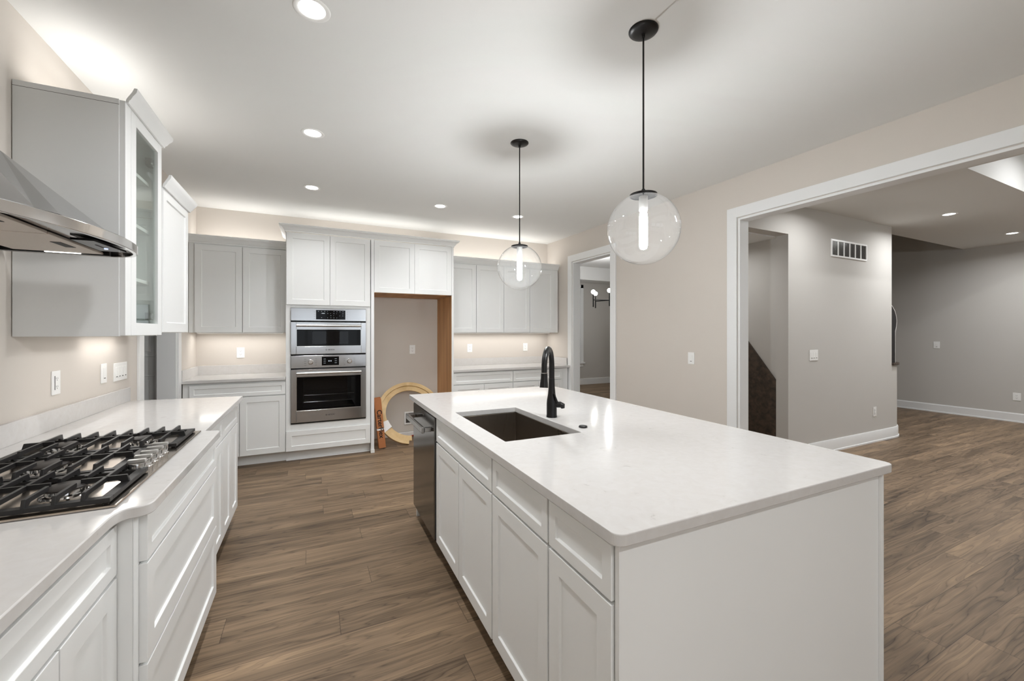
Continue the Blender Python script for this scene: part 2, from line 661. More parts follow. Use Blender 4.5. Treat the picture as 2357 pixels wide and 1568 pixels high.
# pantry behind the doorway
g = G()
g.box(-3.1, -3.0, 3.0, 5.3, 0, H)
g.box(-3.0, XL - 0.14, 5.2, 5.3, 0, H)
g.box(-3.0, XL - 0.14, 3.0, 3.1, 0, H)
struct(g.out('wall_pantry', 'wall_grey'))
struct(G().box(-3.1, XL - 0.14, 3.0, 5.3, H, H + 0.1).out('ceiling_pantry', 'ceiling'))

# right wall with the dining doorway and the wide hall opening
U0, U1, UDZ = 0.68, 1.50, 2.395
V0, V1, VZ = 3.19, 6.25, 2.405
UE = YW - YR
g = G()
g.box(-0.02, U0, 0, RW, 0, H)
g.box(U1, V0, 0, RW, 0, H)
g.box(V1, UE, 0, RW, 0, H)
g.box(U0, U1, 0, RW, UDZ, H)
g.box(V0, V1, 0, RW, VZ, H)
struct(g.out('wall_right', 'wall', xf=MR))

# rear wall (behind the camera) with windows
def rear_wall(x0, x1, wins, name, mat):
    g = G()
    xs = x0
    for a, b in wins:
        g.box(xs, a, YR - 0.14, YR, 0, H)
        g.box(a, b, YR - 0.14, YR, 0, 0.8)
        g.box(a, b, YR - 0.14, YR, 2.3, H)
        xs = b
    g.box(xs, x1, YR - 0.14, YR, 0, H)
    return struct(g.out(name, mat))
rear_wall(XL, 3.58, REAR_WINDOWS, 'wall_rear', 'wall')
rear_wall(3.70, HX, HALL_WINDOWS, 'wall_rear_hall', 'wall_grey')
for i, (a, b) in enumerate(REAR_WINDOWS + HALL_WINDOWS):
    g = G()
    g.frame(a, b, 0.8, 2.3, 0.045, YR - 0.10, YR - 0.04)
    g.box((a + b) / 2 - 0.02, (a + b) / 2 + 0.02, YR - 0.09, YR - 0.05, 0.84, 2.26)
    struct(g.out('window_%d' % (i + 1), 'trim', bevel=0.002))

# ground outside
struct(G().box(-12, 20, -22, YR - 0.16, -0.35, -0.13).out('ground_lawn', 'lawn'))

# hall: stairwell wall facing the camera, with the stair opening
NX = 4.63
YH = 2.71
g = G()
g.box(NX, 6.87, YH, YH + 0.13, 0, H)
g.box(3.60, NX, YH, YH + 0.13, 2.452, H)
struct(g.out('wall_hall', 'wall_grey'))
# lower part of the hall wall turning the corner in a quarter round
arc = [(6.87, YH), (6.92, YH)] + [(6.92 + 0.50 * math.sin(R(a)), YH + 0.50 - 0.50 * math.cos(R(a))) for a in range(6, 91, 6)] + [(7.42, 3.5)]
inn = [(7.30, 3.5)] + [(6.92 + 0.38 * math.sin(R(a)), YH + 0.50 - 0.38 * math.cos(R(a))) for a in range(84, 5, -6)] + [(6.92, YH + 0.12), (6.87, YH + 0.12)]
struct(G().prism(arc + inn, 0, 0.955).out('wall_stair_curve', 'wall_grey', smooth=True))
BASE = [(0, 0), (0.022, 0), (0.022, 0.018), (0.014, 0.022), (0.014, 0.125), (0.008, 0.14), (0, 0.14)]
struct(G().sweep([(NX, YH)] + arc[1:], BASE).out('baseboard_hall', 'trim', smooth=True))
# stairwell shell behind the opening
g = G()
g.box(NX + 0.03, NX + 0.15, YH + 0.13, 3.84, 0, 2.44)
g.box(3.52, 7.6, 3.84, 3.94, 0, 3.2)
struct(g.out('wall_stairwell', 'wall_grey'))
struct(G().box(3.50, NX + 0.15, YH + 0.13, 3.84, 2.44, 2.52).out('ceiling_stairwell', 'ceiling'))
# dark wood slab, its colour standing in for shade on the lower stairwell wall
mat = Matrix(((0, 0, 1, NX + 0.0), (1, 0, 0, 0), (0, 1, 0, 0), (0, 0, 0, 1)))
struct(G().prism([(2.842, 0.0), (2.842, 0.842), (3.45, 1.642), (3.83, 1.9), (3.83, 0)], 0, 0.028, mat).out('trim_stairwell_shade', 'dark_wood'))

# far hall wall and the two-storey stair hall beyond the ceiling edge
g = G()
g.box(9.8, 9.95, YR - 0.14, 5.7, 0, 5.3)
g.box(7.6, 9.8, 5.6, 5.7, 0, 5.3)
g.box(7.6, 7.7, 3.94, 5.6, 0, 5.3)
g.box(4.7, 7.6, 3.94, 4.0, 3.2, 5.3)
g.box(4.7, 9.8, HY - 0.02, HY, H + 0.12, 5.3)
g.box(4.65, 4.7, HY, 4.0, H + 0.12, 5.3)
struct(g.out('wall_far', 'wall_grey'))
struct(G().box(4.65, 9.95, HY, 5.7, 5.3, 5.4).out('ceiling_stair_hall', 'ceiling'))
struct(G().sweep([(9.8, 5.6), (9.8, YR)], BASE).out('baseboard_far', 'trim'))

# dining room beyond the right doorway
g = G()
g.box(3.48, 7.75, 9.1, 9.2, 0, 3.15)
g.box(7.65, 7.75, 3.94, 9.1, 0, 3.15)
g.box(3.45, 3.58, YW + 0.1, 9.1, 0, 3.15)
g.box(3.48, 7.65, 3.94, 4.0, 0, 3.15)
struct(g.out('wall_dining', 'wall_grey'))
g = G()
g.box(3.40, 7.75, 3.94, 9.2, 3.05, 3.15)
g.box(3.60, 7.65, 8.55, 9.1, 2.72, 3.05)
g.box(7.1, 7.65, 4.0, 8.55, 2.72, 3.05)
struct(g.out('ceiling_dining', 'ceiling'))
struct(G().sweep([(3.6, 9.1), (7.65, 9.1)], [(0, 0), (0.018, 0), (0.018, 0.15), (0, 0.16)]).out('baseboard_dining', 'trim'))
g = G()
g.box(6.43, 6.52, 9.075, 9.1, 0.56, 2.66)
g.box(5.3, 5.39, 9.075, 9.1, 0.56, 2.66)
g.box(5.3, 6.52, 9.075, 9.1, 2.57, 2.66)
g.box(5.26, 6.55, 9.04, 9.1, 0.56, 0.60)
g.box(5.30, 6.52, 9.08, 9.1, 0.48, 0.56)
g.box(5.39, 6.43, 9.085, 9.098, 0.60, 2.57)
struct(g.out('window_dining', 'trim', bevel=0.003))

# door casings (trim)
def casing(xf, a, b, top, w, name, wall_t, floor_z=0.0, t=0.018):
    g = G()
    r = 0.006
    for side in (0, 1):
        y0, y1 = (-t, 0) if side == 0 else (wall_t, wall_t + t)
        g.box(a - w - r, a - r, y0, y1, floor_z, top + r + w)
        g.box(b + r, b + w + r, y0, y1, floor_z, top + r + w)
        g.box(a - r, b + r, y0, y1, top + r, top + r + w)
    # jamb lining
    g.box(a - 0.001, a + 0.018, -0.003, wall_t + 0.003, floor_z, top)
    g.box(b - 0.018, b + 0.001, -0.003, wall_t + 0.003, floor_z, top)
    g.box(a + 0.018, b - 0.018, -0.003, wall_t + 0.003, top - 0.018, top + 0.001)
    return struct(g.out(name, 'trim', bevel=0.0025, xf=xf))
casing(MR, U0, U1, UDZ, 0.092, 'trim_1', RW)
casing(MR, V0, V1, VZ, 0.092, 'trim_2', RW)
ML = Matrix.Translation((XL, 0, 0)) @ Matrix.Rotation(math.pi / 2, 4, 'Z')      # local x -> +Y, y -> -X (into wall)
casing(ML, DL0, DL1, DLH, 0.09, 'trim_3', 0.14)
struct(G().sweep([(rx(4.01) , 4.01), (rx(2.54), 2.54)], [(0, 0), (0.02, 0), (0.02, 0.018), (0.013, 0.022), (0.013, 0.13), (0, 0.14)]).out('baseboard_right', 'trim'))
# pantry door standing open behind the left doorway
d = G()
d.box(-2.08, -1.215, 4.985, 5.02, 0.012, 2.38)
for z0, z1 in ((0.25, 0.985), (1.16, 2.25)):
    for x0, x1 in ((-1.975, -1.69), (-1.61, -1.325)):
        d.frame(x0, x1, z0, z1, 0.012, 4.979, 4.985)
        d.box(x0 + 0.045, x1 - 0.045, 4.978, 4.985, z0 + 0.045, z1 - 0.045)
struct(d.out('door_1', 'trim', bevel=0.004))

# ------------------------------------------------------------------ cabinets
def cabinet(name, label, cat, loc, rotz, w, d, z0, z1, fronts, toe=0.0, toe_mat='cabinet', group=None, body_mat='cabinet', toe_in=0.075, hollow=False):
    """local x across the front (left to right seen from the front), y into the cabinet, z up"""
    t = thing(name, label, cat, loc, rotz, group)
    zb = z0 + toe
    if hollow:
        g = G().box(0, 0.018, 0, d, zb, z1).box(w - 0.018, w, 0, d, zb, z1).box(0.018, w - 0.018, d - 0.012, d, zb, z1)
        g.box(0.018, w - 0.018, 0, d - 0.012, zb, zb + 0.018).box(0.018, w - 0.018, 0, 0.018, zb + 0.018, z1)
    else:
        g = G().box(0, w, 0, d, zb, z1)
    g.out('body', body_mat, t, bevel=0.0012)
    if toe:
        G().box(0.0, w, toe_in, d - 0.02, z0 + 0.001, zb).out('toe_kick', toe_mat, t)
    for kind, x0, x1, a, b in fronts:
        rail = 0.058 if kind == 'door' or (b - a) > 0.24 else 0.036
        G().shaker(x0 + 0.002, x1 - 0.002, a, b, rail=rail).out('door' if kind == 'door' else 'drawer', 'cabinet', t, bevel=0.0012)
    return t

TOE = 0.112
# --- back wall, left of the ovens
YB = 5.02                                           # carcass front of the base run (door fronts 21 mm proud)
base_group = 'base cabinets along the back wall'
cabinet('base_cabinet', 'white base cabinet with one wide drawer left of the wall ovens', 'cabinet', (-1.135, YB, 0), 0,
        0.885, YW - YB - 0.004, 0, 0.884, [('drawer', 0.055, 0.883, 0.733, 0.862), ('door', 0.055, 0.468, 0.12, 0.722), ('door', 0.470, 0.883, 0.12, 0.722)], TOE, group=base_group)
# --- back wall, right of the fridge gap
XR = rx(5.3)
cabinet('base_cabinet', 'white base cabinet beside the brown lined fridge gap, right back corner run', 'cabinet', (1.602, YB, 0), 0,
        0.838, YW - YB - 0.004, 0, 0.884, [('drawer', 0.0, 0.836, 0.725, 0.868), ('door', 0.0, 0.417, 0.12, 0.715), ('door', 0.419, 0.836, 0.12, 0.715)], TOE, group=base_group)
cabinet('base_cabinet', 'white base cabinet in the right back corner next to the doorway casing', 'cabinet', (2.441, YB, 0), 0,
        0.885, YW - YB - 0.004, 0, 0.884, [('drawer', 0.0, 0.78, 0.725, 0.868), ('door', 0.0, 0.389, 0.12, 0.715), ('door', 0.391, 0.78, 0.12, 0.715)], TOE, group=base_group)
# worktops with upstand on the back wall
def worktop(name, label, polys, z0=0.885, z1=0.915, extra=None, bev=0.003):
    t = thing(name, label, 'worktop', (0, 0, z0))
    g = G()
    for p in polys:
        g.prism(p, 0, z1 - z0)
    g.out('slab', 'quartz', t, bevel=bev)
    return t
wt = worktop('worktop', 'white quartz worktop between the left wall and the ovens', [[(-1.148, 4.975), (-0.252, 4.975), (-0.252, YW - 0.001), (-1.148, YW - 0.001)]])
G().box(-1.148, -0.252, YW - 0.021, YW - 0.001, 0.030, 0.132).box(-1.148, -1.128, 4.985, YW - 0.021, 0.030, 0.132).out('upstand', 'quartz', wt, bevel=0.002)
wt = worktop('worktop', 'white quartz worktop in the right back corner behind the island', [[(1.602, 4.975), (rx(4.975) - 0.004, 4.975), (rx(YW) - 0.002, YW - 0.001), (1.602, YW - 0.001)]])
G().box(1.602, 3.335, YW - 0.021, YW - 0.001, 0.030, 0.132).box(3.320, 3.341, 5.05, YW - 0.021, 0.030, 0.132).out('upstand', 'quartz', wt, bevel=0.002)

# --- wall cabinets on the back wall
YU = 5.29
UB, UT = 1.385, 2.305
CROWN = [(0, 0), (0.010, 0), (0.010, 0.012), (0.018, 0.018), (0.026, 0.034), (0.042, 0.052), (0.056, 0.060), (0.056, 0.068), (0.062, 0.072), (0.062, 0.082), (0, 0.082)]
upper_group = 'wall cabinets on the back wall'
cabinet('wall_cabinet', 'grey-white double door wall cabinet left of the oven tower', 'cabinet', (-1.146, YU, 0), 0,
        0.895, YW - YU - 0.002, UB, UT + 0.03, [('door', 0.052, 0.471, UB + 0.003, UT), ('door', 0.473, 0.893, UB + 0.003, UT)], group=upper_group)
cabinet('wall_cabinet', 'double door wall cabinet directly right of the fridge gap', 'cabinet', (1.602, YU, 0), 0,
        0.826, YW - YU - 0.002, UB, UT + 0.03, [('door', 0.0, 0.412, UB + 0.003, UT), ('door', 0.414, 0.825, UB + 0.003, UT)], group=upper_group)
cabinet('wall_cabinet', 'double door wall cabinet in the right back corner, behind the farther glass globe', 'cabinet', (2.429, YU, 0), 0,
        0.900, YW - YU - 0.002, UB, UT + 0.03, [('door', 0.0, 0.412, UB + 0.003, UT), ('door', 0.414, 0.826, UB + 0.003, UT)], group=upper_group)
g = G().sweep([(-1.146, YU - 0.004, UT + 0.012), (-0.252, YU - 0.004, UT + 0.012)], CROWN)
tag(g.out('crown_moulding', 'cabinet', bevel=0.001, smooth=True), 'crown moulding on the wall cabinet left of the ovens', 'moulding')
g = G().sweep([(1.602, YU - 0.004, UT + 0.012), (3.329, YU - 0.004, UT + 0.012)], CROWN)
tag(g.out('crown_moulding', 'cabinet', bevel=0.001, smooth=True), 'crown moulding on the wall cabinets in the right back corner', 'moulding')

# --- oven tower and fridge surround
YT = 5.00
TX0, TX1 = -0.250, 0.608
oven_z0, oven_z1 = 0.405, 1.652
t = thing('oven_cabinet', 'tall white cabinet tower holding the microwave and the wall oven', 'cabinet', (TX0, YT, 0))
tw, td = TX1 - TX0, YW - YT - 0.004
g = G()
g.box(0, 0.0455, 0, td, TOE, 2.46)
g.box(tw - 0.0505, tw, 0, td, TOE, 2.46)
g.box(0.0455, tw - 0.0505, 0, td, TOE, oven_z0 - 0.004)
g.box(0.0455, tw - 0.0505, 0, td, oven_z1 + 0.0005, 2.46)
g.box(0.0455, tw - 0.0505, td - 0.02, td, oven_z0 - 0.004, oven_z1 + 0.0005)
g.out('body', 'cabinet', t, bevel=0.0012)
G().box(0, tw, 0.085, td - 0.02, 0.001, TOE).sweep([(0.0, 0.085), (tw, 0.085)], [(0, 0.001), (0.018, 0.001), (0.014, 0.012), (0, 0.018)]).out('toe_kick', 'cabinet', t)
G().shaker(0.006, tw / 2 - 0.001, 1.686, 2.452).out('door', 'cabinet', t, bevel=0.0012)
G().shaker(tw / 2 + 0.001, tw - 0.006, 1.686, 2.452).out('door', 'cabinet', t, bevel=0.0012)
G().shaker(0.002, tw - 0.004, 0.120, 0.332, rail=0.052).out('drawer', 'cabinet', t, bevel=0.0012)

FX0, FX1 = 0.612, 1.600
t = thing('fridge_surround', 'white fridge surround with brown unfinished lining and two doors over an empty gap', 'cabinet', (FX0, YT, 0))
fw = FX1 - FX0
G().box(0, 0.034, -0.022, td, 0.001, 2.46).box(-0.004, 0.038, -0.03, 0.02, 0.001, 0.04).out('side_panel', 'cabinet', t, bevel=0.0015)
G().box(fw - 0.026, fw, -0.022, td, 0.001, 2.46).out('side_panel', 'cabinet', t, bevel=0.0015)
o = G().box(fw - 0.031, fw - 0.0265, -0.018, td, 0.002, 1.845).out('inner_lining', 'brown_ply', t); o['label'] = 'brown unfinished veneer lining'
G().box(0.034, fw - 0.026, 0, td, 1.856, 2.46).out('body', 'cabinet', t, bevel=0.001)
o = G().box(0.0345, fw - 0.0315, -0.004, td, 1.848, 1.8555).out('underside', 'brown_ply', t); o['label'] = 'brown unfinished underside'
G().shaker(0.036, 0.498, 1.852, 2.452).out('door', 'cabinet', t, bevel=0.0012)
G().shaker(0.500, fw - 0.028, 1.852, 2.452).out('door', 'cabinet', t, bevel=0.0012)
g = G().sweep([(TX0, YW - 0.01, 2.462), (TX0, YT - 0.020, 2.462), (FX1, YT - 0.020, 2.462), (FX1, YW - 0.01, 2.462)], [(a, b * 0.86) for a, b in CROWN])
tag(g.out('crown_moulding', 'cabinet', bevel=0.001, smooth=True), 'crown moulding across the oven tower and fridge surround', 'moulding')

# --- ovens
OX0, OX1, OY = -0.203, 0.556, YT - 0.026
def oven_badge(parent, cx, z, y):
    xf = Matrix.Translation((cx + 0.012, y, z)) @ Matrix.Rotation(R(90), 4, 'X')
    def ring(bm):
        k = 18
        for r0, r1 in ((0.0065, 0.0085),):
            v0 = [bm.verts.new((cx - 0.038 + r0 * math.cos(2 * math.pi * i / k), y, z + r0 * math.sin(2 * math.pi * i / k))) for i in range(k)]
            v1 = [bm.verts.new((cx - 0.038 + r1 * math.cos(2 * math.pi * i / k), y, z + r1 * math.sin(2 * math.pi * i / k))) for i in range(k)]
            for i in range(k):
                bm.faces.new((v0[i], v1[i], v1[(i + 1) % k], v0[(i + 1) % k]))
        q = [bm.verts.new((cx - 0.038 + dx, y, z + dz)) for dx, dz in ((-0.006, -0.001), (0.006, -0.001), (0.006, 0.001), (-0.006, 0.001))]
        bm.faces.new(q)
    lettering('BOSCH', 0.019, 'ink', parent, xf, extra=ring)

def oven_door(t, z0, z1, wz0, wz1, hz, cx0, cx1):
    """stainless door with a black window, tinted glass over a cavity with a rack, and a bar handle"""
    w = OX1 - OX0
    g = G()
    fr = 0.052
    g.box(0, fr, 0, 0.03, z0, z1).box(w - fr, w, 0, 0.03, z0, z1)
    g.box(fr, w - fr, 0, 0.03, z0, wz0).box(fr, w - fr, 0, 0.03, wz1, z1)
    g.out('door', 'steel', t, bevel=0.002)
    G().frame(fr, w - fr, wz0, wz1, 0.004, 0.002, 0.02).out('window_trim', 'steel_bright', t)
    g = G()
    a, b = fr + 0.004, w - fr - 0.004
    z0w, z1w = wz0 + 0.004, wz1 - 0.004
    g.box(a, a + cx0, 0.006, 0.018, z0w, z1w).box(b - cx1, b, 0.006, 0.018, z0w, z1w)
    m = 0.022
    g.box(a + cx0, b - cx1, 0.006, 0.018, z0w, z0w + m).box(a + cx0, b - cx1, 0.006, 0.018, z1w - m, z1w)
    wdw = g.out('window', 'black_gloss', t)
    G().box(a + cx0, b - cx1, 0.008, 0.012, z0w + m, z1w - m).out('pane', 'tinted', wdw)
    g = G()
    ym = -0.048
    g.tube([(0.055, ym, hz), (w - 0.055, ym, hz)], 0.0135, 16)
    g.box(0.075, 0.105, ym, 0, hz - 0.008, hz + 0.008).box(w - 0.105, w - 0.075, ym, 0, hz - 0.008, hz + 0.008)
    g.out('handle', 'steel_handle', t, smooth=True)
    return a + cx0, b - cx1, z0w + m, z1w - m

def cavity(t, x0, x1, z0, z1, racks):
    g = G()
    g.box(x0, x1, 0.50, 0.51, z0, z1).box(x0 - 0.01, x0, 0.03, 0.51, z0, z1).box(x1, x1 + 0.01, 0.03, 0.51, z0, z1)
    g.box(x0, x1, 0.03, 0.51, z0 - 0.01, z0).box(x0, x1, 0.03, 0.51, z1, z1 + 0.01)
    g.out('cavity', 'dark_cavity', t)
    for z in racks:
        g = G()
        for y in (0.06, 0.48):
            g.tube([(x0 + 0.01, y, z), (x1 - 0.01, y, z)], 0.004, 6)
        for k in range(9):
            x = x0 + 0.03 + (x1 - x0 - 0.06) * k / 8
            g.tube([(x, 0.06, z), (x, 0.48, z)], 0.002, 5)
        g.out('rack', 'steel_bright', t)

w = OX1 - OX0
t = thing('microwave_oven', 'stainless microwave oven built into the tower above the wall oven', 'oven', (OX0, OY, 0))
G().box(0.0, w, 0.03, 0.05, 1.512, 1.648).out('casing', 'black_metal', t)
G().box(0, w, 0, 0.03, 1.514, 1.650).out('control_panel', 'steel', t, bevel=0.002)
dsp = G().box(0.243, 0.540, -0.002, 0.001, 1.530, 1.632).out('display', 'black_gloss', t)
g = G()
random.seed(3)
for r_ in range(4):
    for c_ in range(9):
        if random.random() < 0.62:
            x = 0.262 + c_ * 0.031
            z = 1.620 - r_ * 0.023
            ww = random.choice((0.004, 0.007, 0.010))
            g.box(x, x + ww, -0.0026, -0.0021, z - 0.0035, z - 0.001)
g.box(0.300, 0.330, -0.0026, -0.0021, 1.593, 1.600)
g.out('icons', 'lcd_white', dsp)
g = G()
for r_ in range(4):
    for x in (0.222, 0.553):
        g.box(x, x + 0.012, -0.0008, 0.0002, 1.540 + 0.023 * r_, 1.5415 + 0.023 * r_)
g.out('key_marks', 'slot', t)
i4 = oven_door(t, 1.153, 1.500, 1.236, 1.424, 1.462, 0.150, 0.130)
cavity(t, i4[0], i4[1], i4[2], i4[3], [])
oven_badge(t, w / 2 + 0.005, 1.197, -0.0006)
t = thing('wall_oven', 'stainless wall oven with two knobs, lower one in the tower', 'oven', (OX0, OY, 0))
G().box(0.0, w, 0.03, 0.05, 0.985, 1.135).out('casing', 'black_metal', t)
G().box(0, w, 0, 0.03, 1.003, 1.138).out('control_panel', 'steel', t, bevel=0.002)
dsp = G().box(0.300, 0.474, -0.002, 0.001, 1.026, 1.122).out('display', 'black_gloss', t)
g = G()
for x in (0.318, 0.430):
    for k in range(3):
        g.box(x, x + 0.022, -0.0026, -0.0021, 1.050 + k * 0.022, 1.053 + k * 0.022)
g.box(0.366, 0.378, -0.0026, -0.0021, 1.068, 1.080).box(0.386, 0.398, -0.0026, -0.0021, 1.068, 1.080)
g.out('icons', 'lcd_white', dsp)
for x in (0.190, 0.582):
    mk = Matrix.Translation((x, 0, 1.068)) @ Matrix.Rotation(R(90), 4, 'X')
    G().lathe([(0, 0), (0.028, 0), (0.028, 0.004), (0.023, 0.006), (0.021, 0.026), (0.018, 0.029), (0, 0.029)], 24, mat=mk).out('knob', 'steel_bright', t, smooth=True)
g = G()
for x in (0.190, 0.582):
    for k in range(4):
        for sx in (-1, 1):
            g.box(x + sx * 0.052 - 0.010, x + sx * 0.052 + 0.010, -0.0006, 0.0002, 1.032 + k * 0.022, 1.0340 + k * 0.022)
g.out('dial_marks', 'slot', t)
i4 = oven_door(t, oven_z0 + 0.014, 0.988, 0.545, 0.912, 0.950, 0.062, 0.062)
cavity(t, i4[0], i4[1], i4[2], i4[3], [0.70, 0.625])
G().box(0.0, w, 0.012, 0.04, oven_z0, oven_z0 + 0.012).out('base_vent', 'black_metal', t)
oven_badge(t, w / 2 + 0.005, 0.482, -0.0006)

# ------------------------------------------------------------------ left run
LR = math.pi / 2                                   # local x -> +Y, local y -> -X
XF = -0.511                                        # carcass front plane of the ordinary left cabinets (fronts at -0.49)
def left_cab(name, label, y0, y1, xf, fronts, **kw):
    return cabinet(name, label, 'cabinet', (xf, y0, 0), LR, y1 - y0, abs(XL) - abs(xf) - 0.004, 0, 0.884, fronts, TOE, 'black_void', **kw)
gl = 'base cabinets along the left wall'
def two_door(w):
    return [('drawer', 0.0, w, 0.735, 0.868), ('door', 0.0, w / 2 - 0.0005, 0.118, 0.725), ('door', w / 2 + 0.0005, w, 0.118, 0.725)]
left_cab('base_cabinet', 'white base cabinet at the far end of the left counter', 3.046, 3.600, XF, two_door(0.552), group=gl)
left_cab('base_cabinet', 'white base cabinet just beyond the cooktop drawers', 2.472, 3.044, XF, two_door(0.570), group=gl)
left_cab('base_cabinet', 'white base cabinet nearest the viewer on the left, before the cooktop', 0.902, 1.4645, XF + 0.018, two_door(0.562), group=gl)
left_cab('base_cabinet', 'white base cabinet beyond the lower left photo corner, next to the nearest one', 0.338, 0.900, XF + 0.018, two_door(0.562), group=gl)
left_cab('base_cabinet', 'last white base cabinet of the left run, beside the viewer', -0.226, 0.336, XF + 0.018, two_door(0.562), group=gl)
# cooktop drawer base, standing proud of the run
t = thing('drawer_base', 'white three-drawer cabinet standing proud under the gas cooktop', 'cabinet', (-0.441, 1.466, 0), LR)
dw = 2.468 - 1.466
G().box(0, dw, 0, 0.704, TOE, 0.884).out('body', 'cabinet', t, bevel=0.0015)
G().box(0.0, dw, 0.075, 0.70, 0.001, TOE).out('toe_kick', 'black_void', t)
for a, b in ((0.738, 0.868), (0.450, 0.730), (0.118, 0.442)):
    G().shaker(0.041, dw - 0.024, a, b, rail=0.058 if b - a > 0.2 else 0.036).out('drawer', 'cabinet', t, bevel=0.0012)
G().box(0.0005, 0.036, -0.003, -0.0002, TOE, 0.884).out('filler', 'cabinet', t, bevel=0.001)

# left worktop: one slab with the cooktop bump
def fillet(c, r, a0, a1, n=6):
    return [(c[0] + r * math.cos(R(a0 + (a1 - a0) * i / n)), c[1] + r * math.sin(R(a0 + (a1 - a0) * i / n))) for i in range(n + 1)]
XE, XB = -0.462, -0.396
poly = [(XL + 0.002, -0.25), (XE, -0.25), (XE, 1.375)]
def bez(p0, p1, p2, p3, n=10):
    return [tuple((1 - t_) ** 3 * a + 3 * (1 - t_) ** 2 * t_ * b + 3 * (1 - t_) * t_ ** 2 * c + t_ ** 3 * d for a, b, c, d in zip(p0, p1, p2, p3)) for t_ in [k / n for k in range(1, n + 1)]]
poly += bez((XE, 1.375), (XE, 1.430), (XE + 0.012, 1.440), (XE + 0.030, 1.443))
poly += bez((XE + 0.030, 1.443), (XB - 0.012, 1.446), (XB, 1.456), (XB, 1.492))
poly += [(XB, 2.392), (XB - 0.006, 2.40)]
poly += [(XE + 0.002, 2.424), (XE, 2.45), (XE, 3.632), (XL + 0.002, 3.72)]
t = thing('worktop', 'long white quartz worktop of the left run, under the cooktop', 'worktop', (0, 0, 0.885))
G().prism(poly, 0, 0.030).out('slab', 'quartz', t, bevel=0.003, smooth=True)
G().box(XL + 0.002, XL + 0.022, -0.25, 3.72, 0.030, 0.124).out('upstand', 'quartz', t, bevel=0.002)

# --- gas cooktop
CX0, CX1, CY0, CY1, CZ = -1.020, -0.472, 1.462, 2.405, 0.915
t = thing('gas_cooktop', 'stainless gas cooktop with black cast iron grates and five knobs', 'cooktop', (0, 0, CZ))
G().box(CX0, CX1, CY0, CY1, 0.0005, 0.007).out('tray', 'steel_warm', t, bevel=0.003)
burners = [(-0.635, 1.625, 0.042), (-0.875, 1.625, 0.034), (-0.800, 1.930, 0.055), (-0.640, 2.235, 0.034), (-0.875, 2.235, 0.042)]
for x, y, r_ in burners:
    b = G().lathe([(0, 0.007), (r_ + 0.014, 0.007), (r_ + 0.012, 0.012), (r_ + 0.002, 0.014), (r_, 0.024), (0, 0.024)], 28, (x, y, 0)).out('burner', 'steel_bright', t, smooth=True)
    G().lathe([(0, 0.0245), (r_ + 0.004, 0.0245), (r_ + 0.005, 0.029), (r_ - 0.002, 0.033), (0, 0.034)], 28, (x, y, 0)).out('burner_cap', 'burner_cap', b, smooth=True)
for k in range(5):
    y = 1.775 + 0.058 * k
    kb = G().lathe([(0, 0.007), (0.026, 0.007), (0.026, 0.012), (0.0225, 0.014), (0.0235, 0.036), (0.0225, 0.039), (0, 0.039)], 28, (-0.522, y, 0)).out('knob', 'steel_bright', t, smooth=True)
    G().box(-0.546, -0.498, y - 0.0075, y + 0.0075, 0.0392, 0.050).out('grip', 'steel_handle', kb, bevel=0.002)

def grate(x0, x1, y0, y1, centres, cut=None):
    """one cast iron grate: a low outer frame, feet, raised bars running along y and two cross bars"""
    g = G()
    fw_, z0, z1, zt = 0.024, 0.011, 0.023, 0.044
    bw = 0.0085
    g.box(x0, x1, y0, y0 + fw_, z0, z1).box(x0, x1, y1 - fw_, y1, z0, z1)
    g.box(x0, x0 + fw_, y0 + fw_, y1 - fw_, z0, z1).box(x1 - fw_, x1, y0 + fw_, y1 - fw_, z0, z1)
    for fx in (x0 + 0.006, x1 - 0.018):
        for fy in (y0 + 0.006, y1 - 0.018):
            g.box(fx, fx + 0.012, fy, fy + 0.012, 0.007, z0)
    def bar_y(x, a, b, foot_a, foot_b):
        """bar along y with sloped feet at the chosen ends (profile in the yz plane)"""
        p = [(a, zt), (b, zt)]
        if foot_b:
            p += [(b + 0.006, z1 - 0.001), (b - 0.012, z1 - 0.001), (b - 0.022, zt - 0.014)]
        else:
            p += [(b, zt - 0.014)]
        if foot_a:
            p += [(a + 0.022, zt - 0.014), (a + 0.012, z1 - 0.001), (a - 0.006, z1 - 0.001)]
        else:
            p += [(a, zt - 0.014)]
        mt = Matrix(((0, 0, 1, x - bw / 2), (1, 0, 0, 0), (0, 1, 0, 0), (0, 0, 0, 1)))
        g.prism(p, 0, bw, mt)
    def bar_x(y, a, b, foot_a, foot_b):
        p = [(a, zt), (b, zt)]
        p += [(b + 0.006, z1 - 0.001), (b - 0.012, z1 - 0.001), (b - 0.022, zt - 0.014)] if foot_b else [(b, zt - 0.014)]
        p += [(a + 0.022, zt - 0.014), (a + 0.012, z1 - 0.001), (a - 0.006, z1 - 0.001)] if foot_a else [(a, zt - 0.014)]
        mt = Matrix(((1, 0, 0, 0), (0, 0, 1, y - bw / 2), (0, 1, 0, 0), (0, 0, 0, 1)))
        g.prism(p, 0, bw, mt)
    ya, yb = y0 + 0.008, y1 - 0.008
    n = max(4, int(round((x1 - x0) / 0.058)))
    for k in range(1, n):
        x = x0 + (x1 - x0) * k / n
        near = [c for c in centres if abs(c[0] - x) < 0.052]
        if near:
            cy = near[0][1]
            bar_y(x, ya, cy - 0.030, True, False)
            bar_y(x, cy + 0.030, yb, False, True)
        else:
            bar_y(x, ya, yb, True, True)
    cy = (y0 + y1) / 2
    xs = sorted(c[0] for c in centres)
    edges = [x0 + 0.008] + [v for c in xs for v in (c - 0.032, c + 0.032)] + [x1 - 0.008]
    for i in range(0, len(edges), 2):
        bar_x(cy, edges[i], edges[i + 1], i == 0, i == len(edges) - 2)
    return g.out('grate', 'cast_iron', t, bevel=0.001)
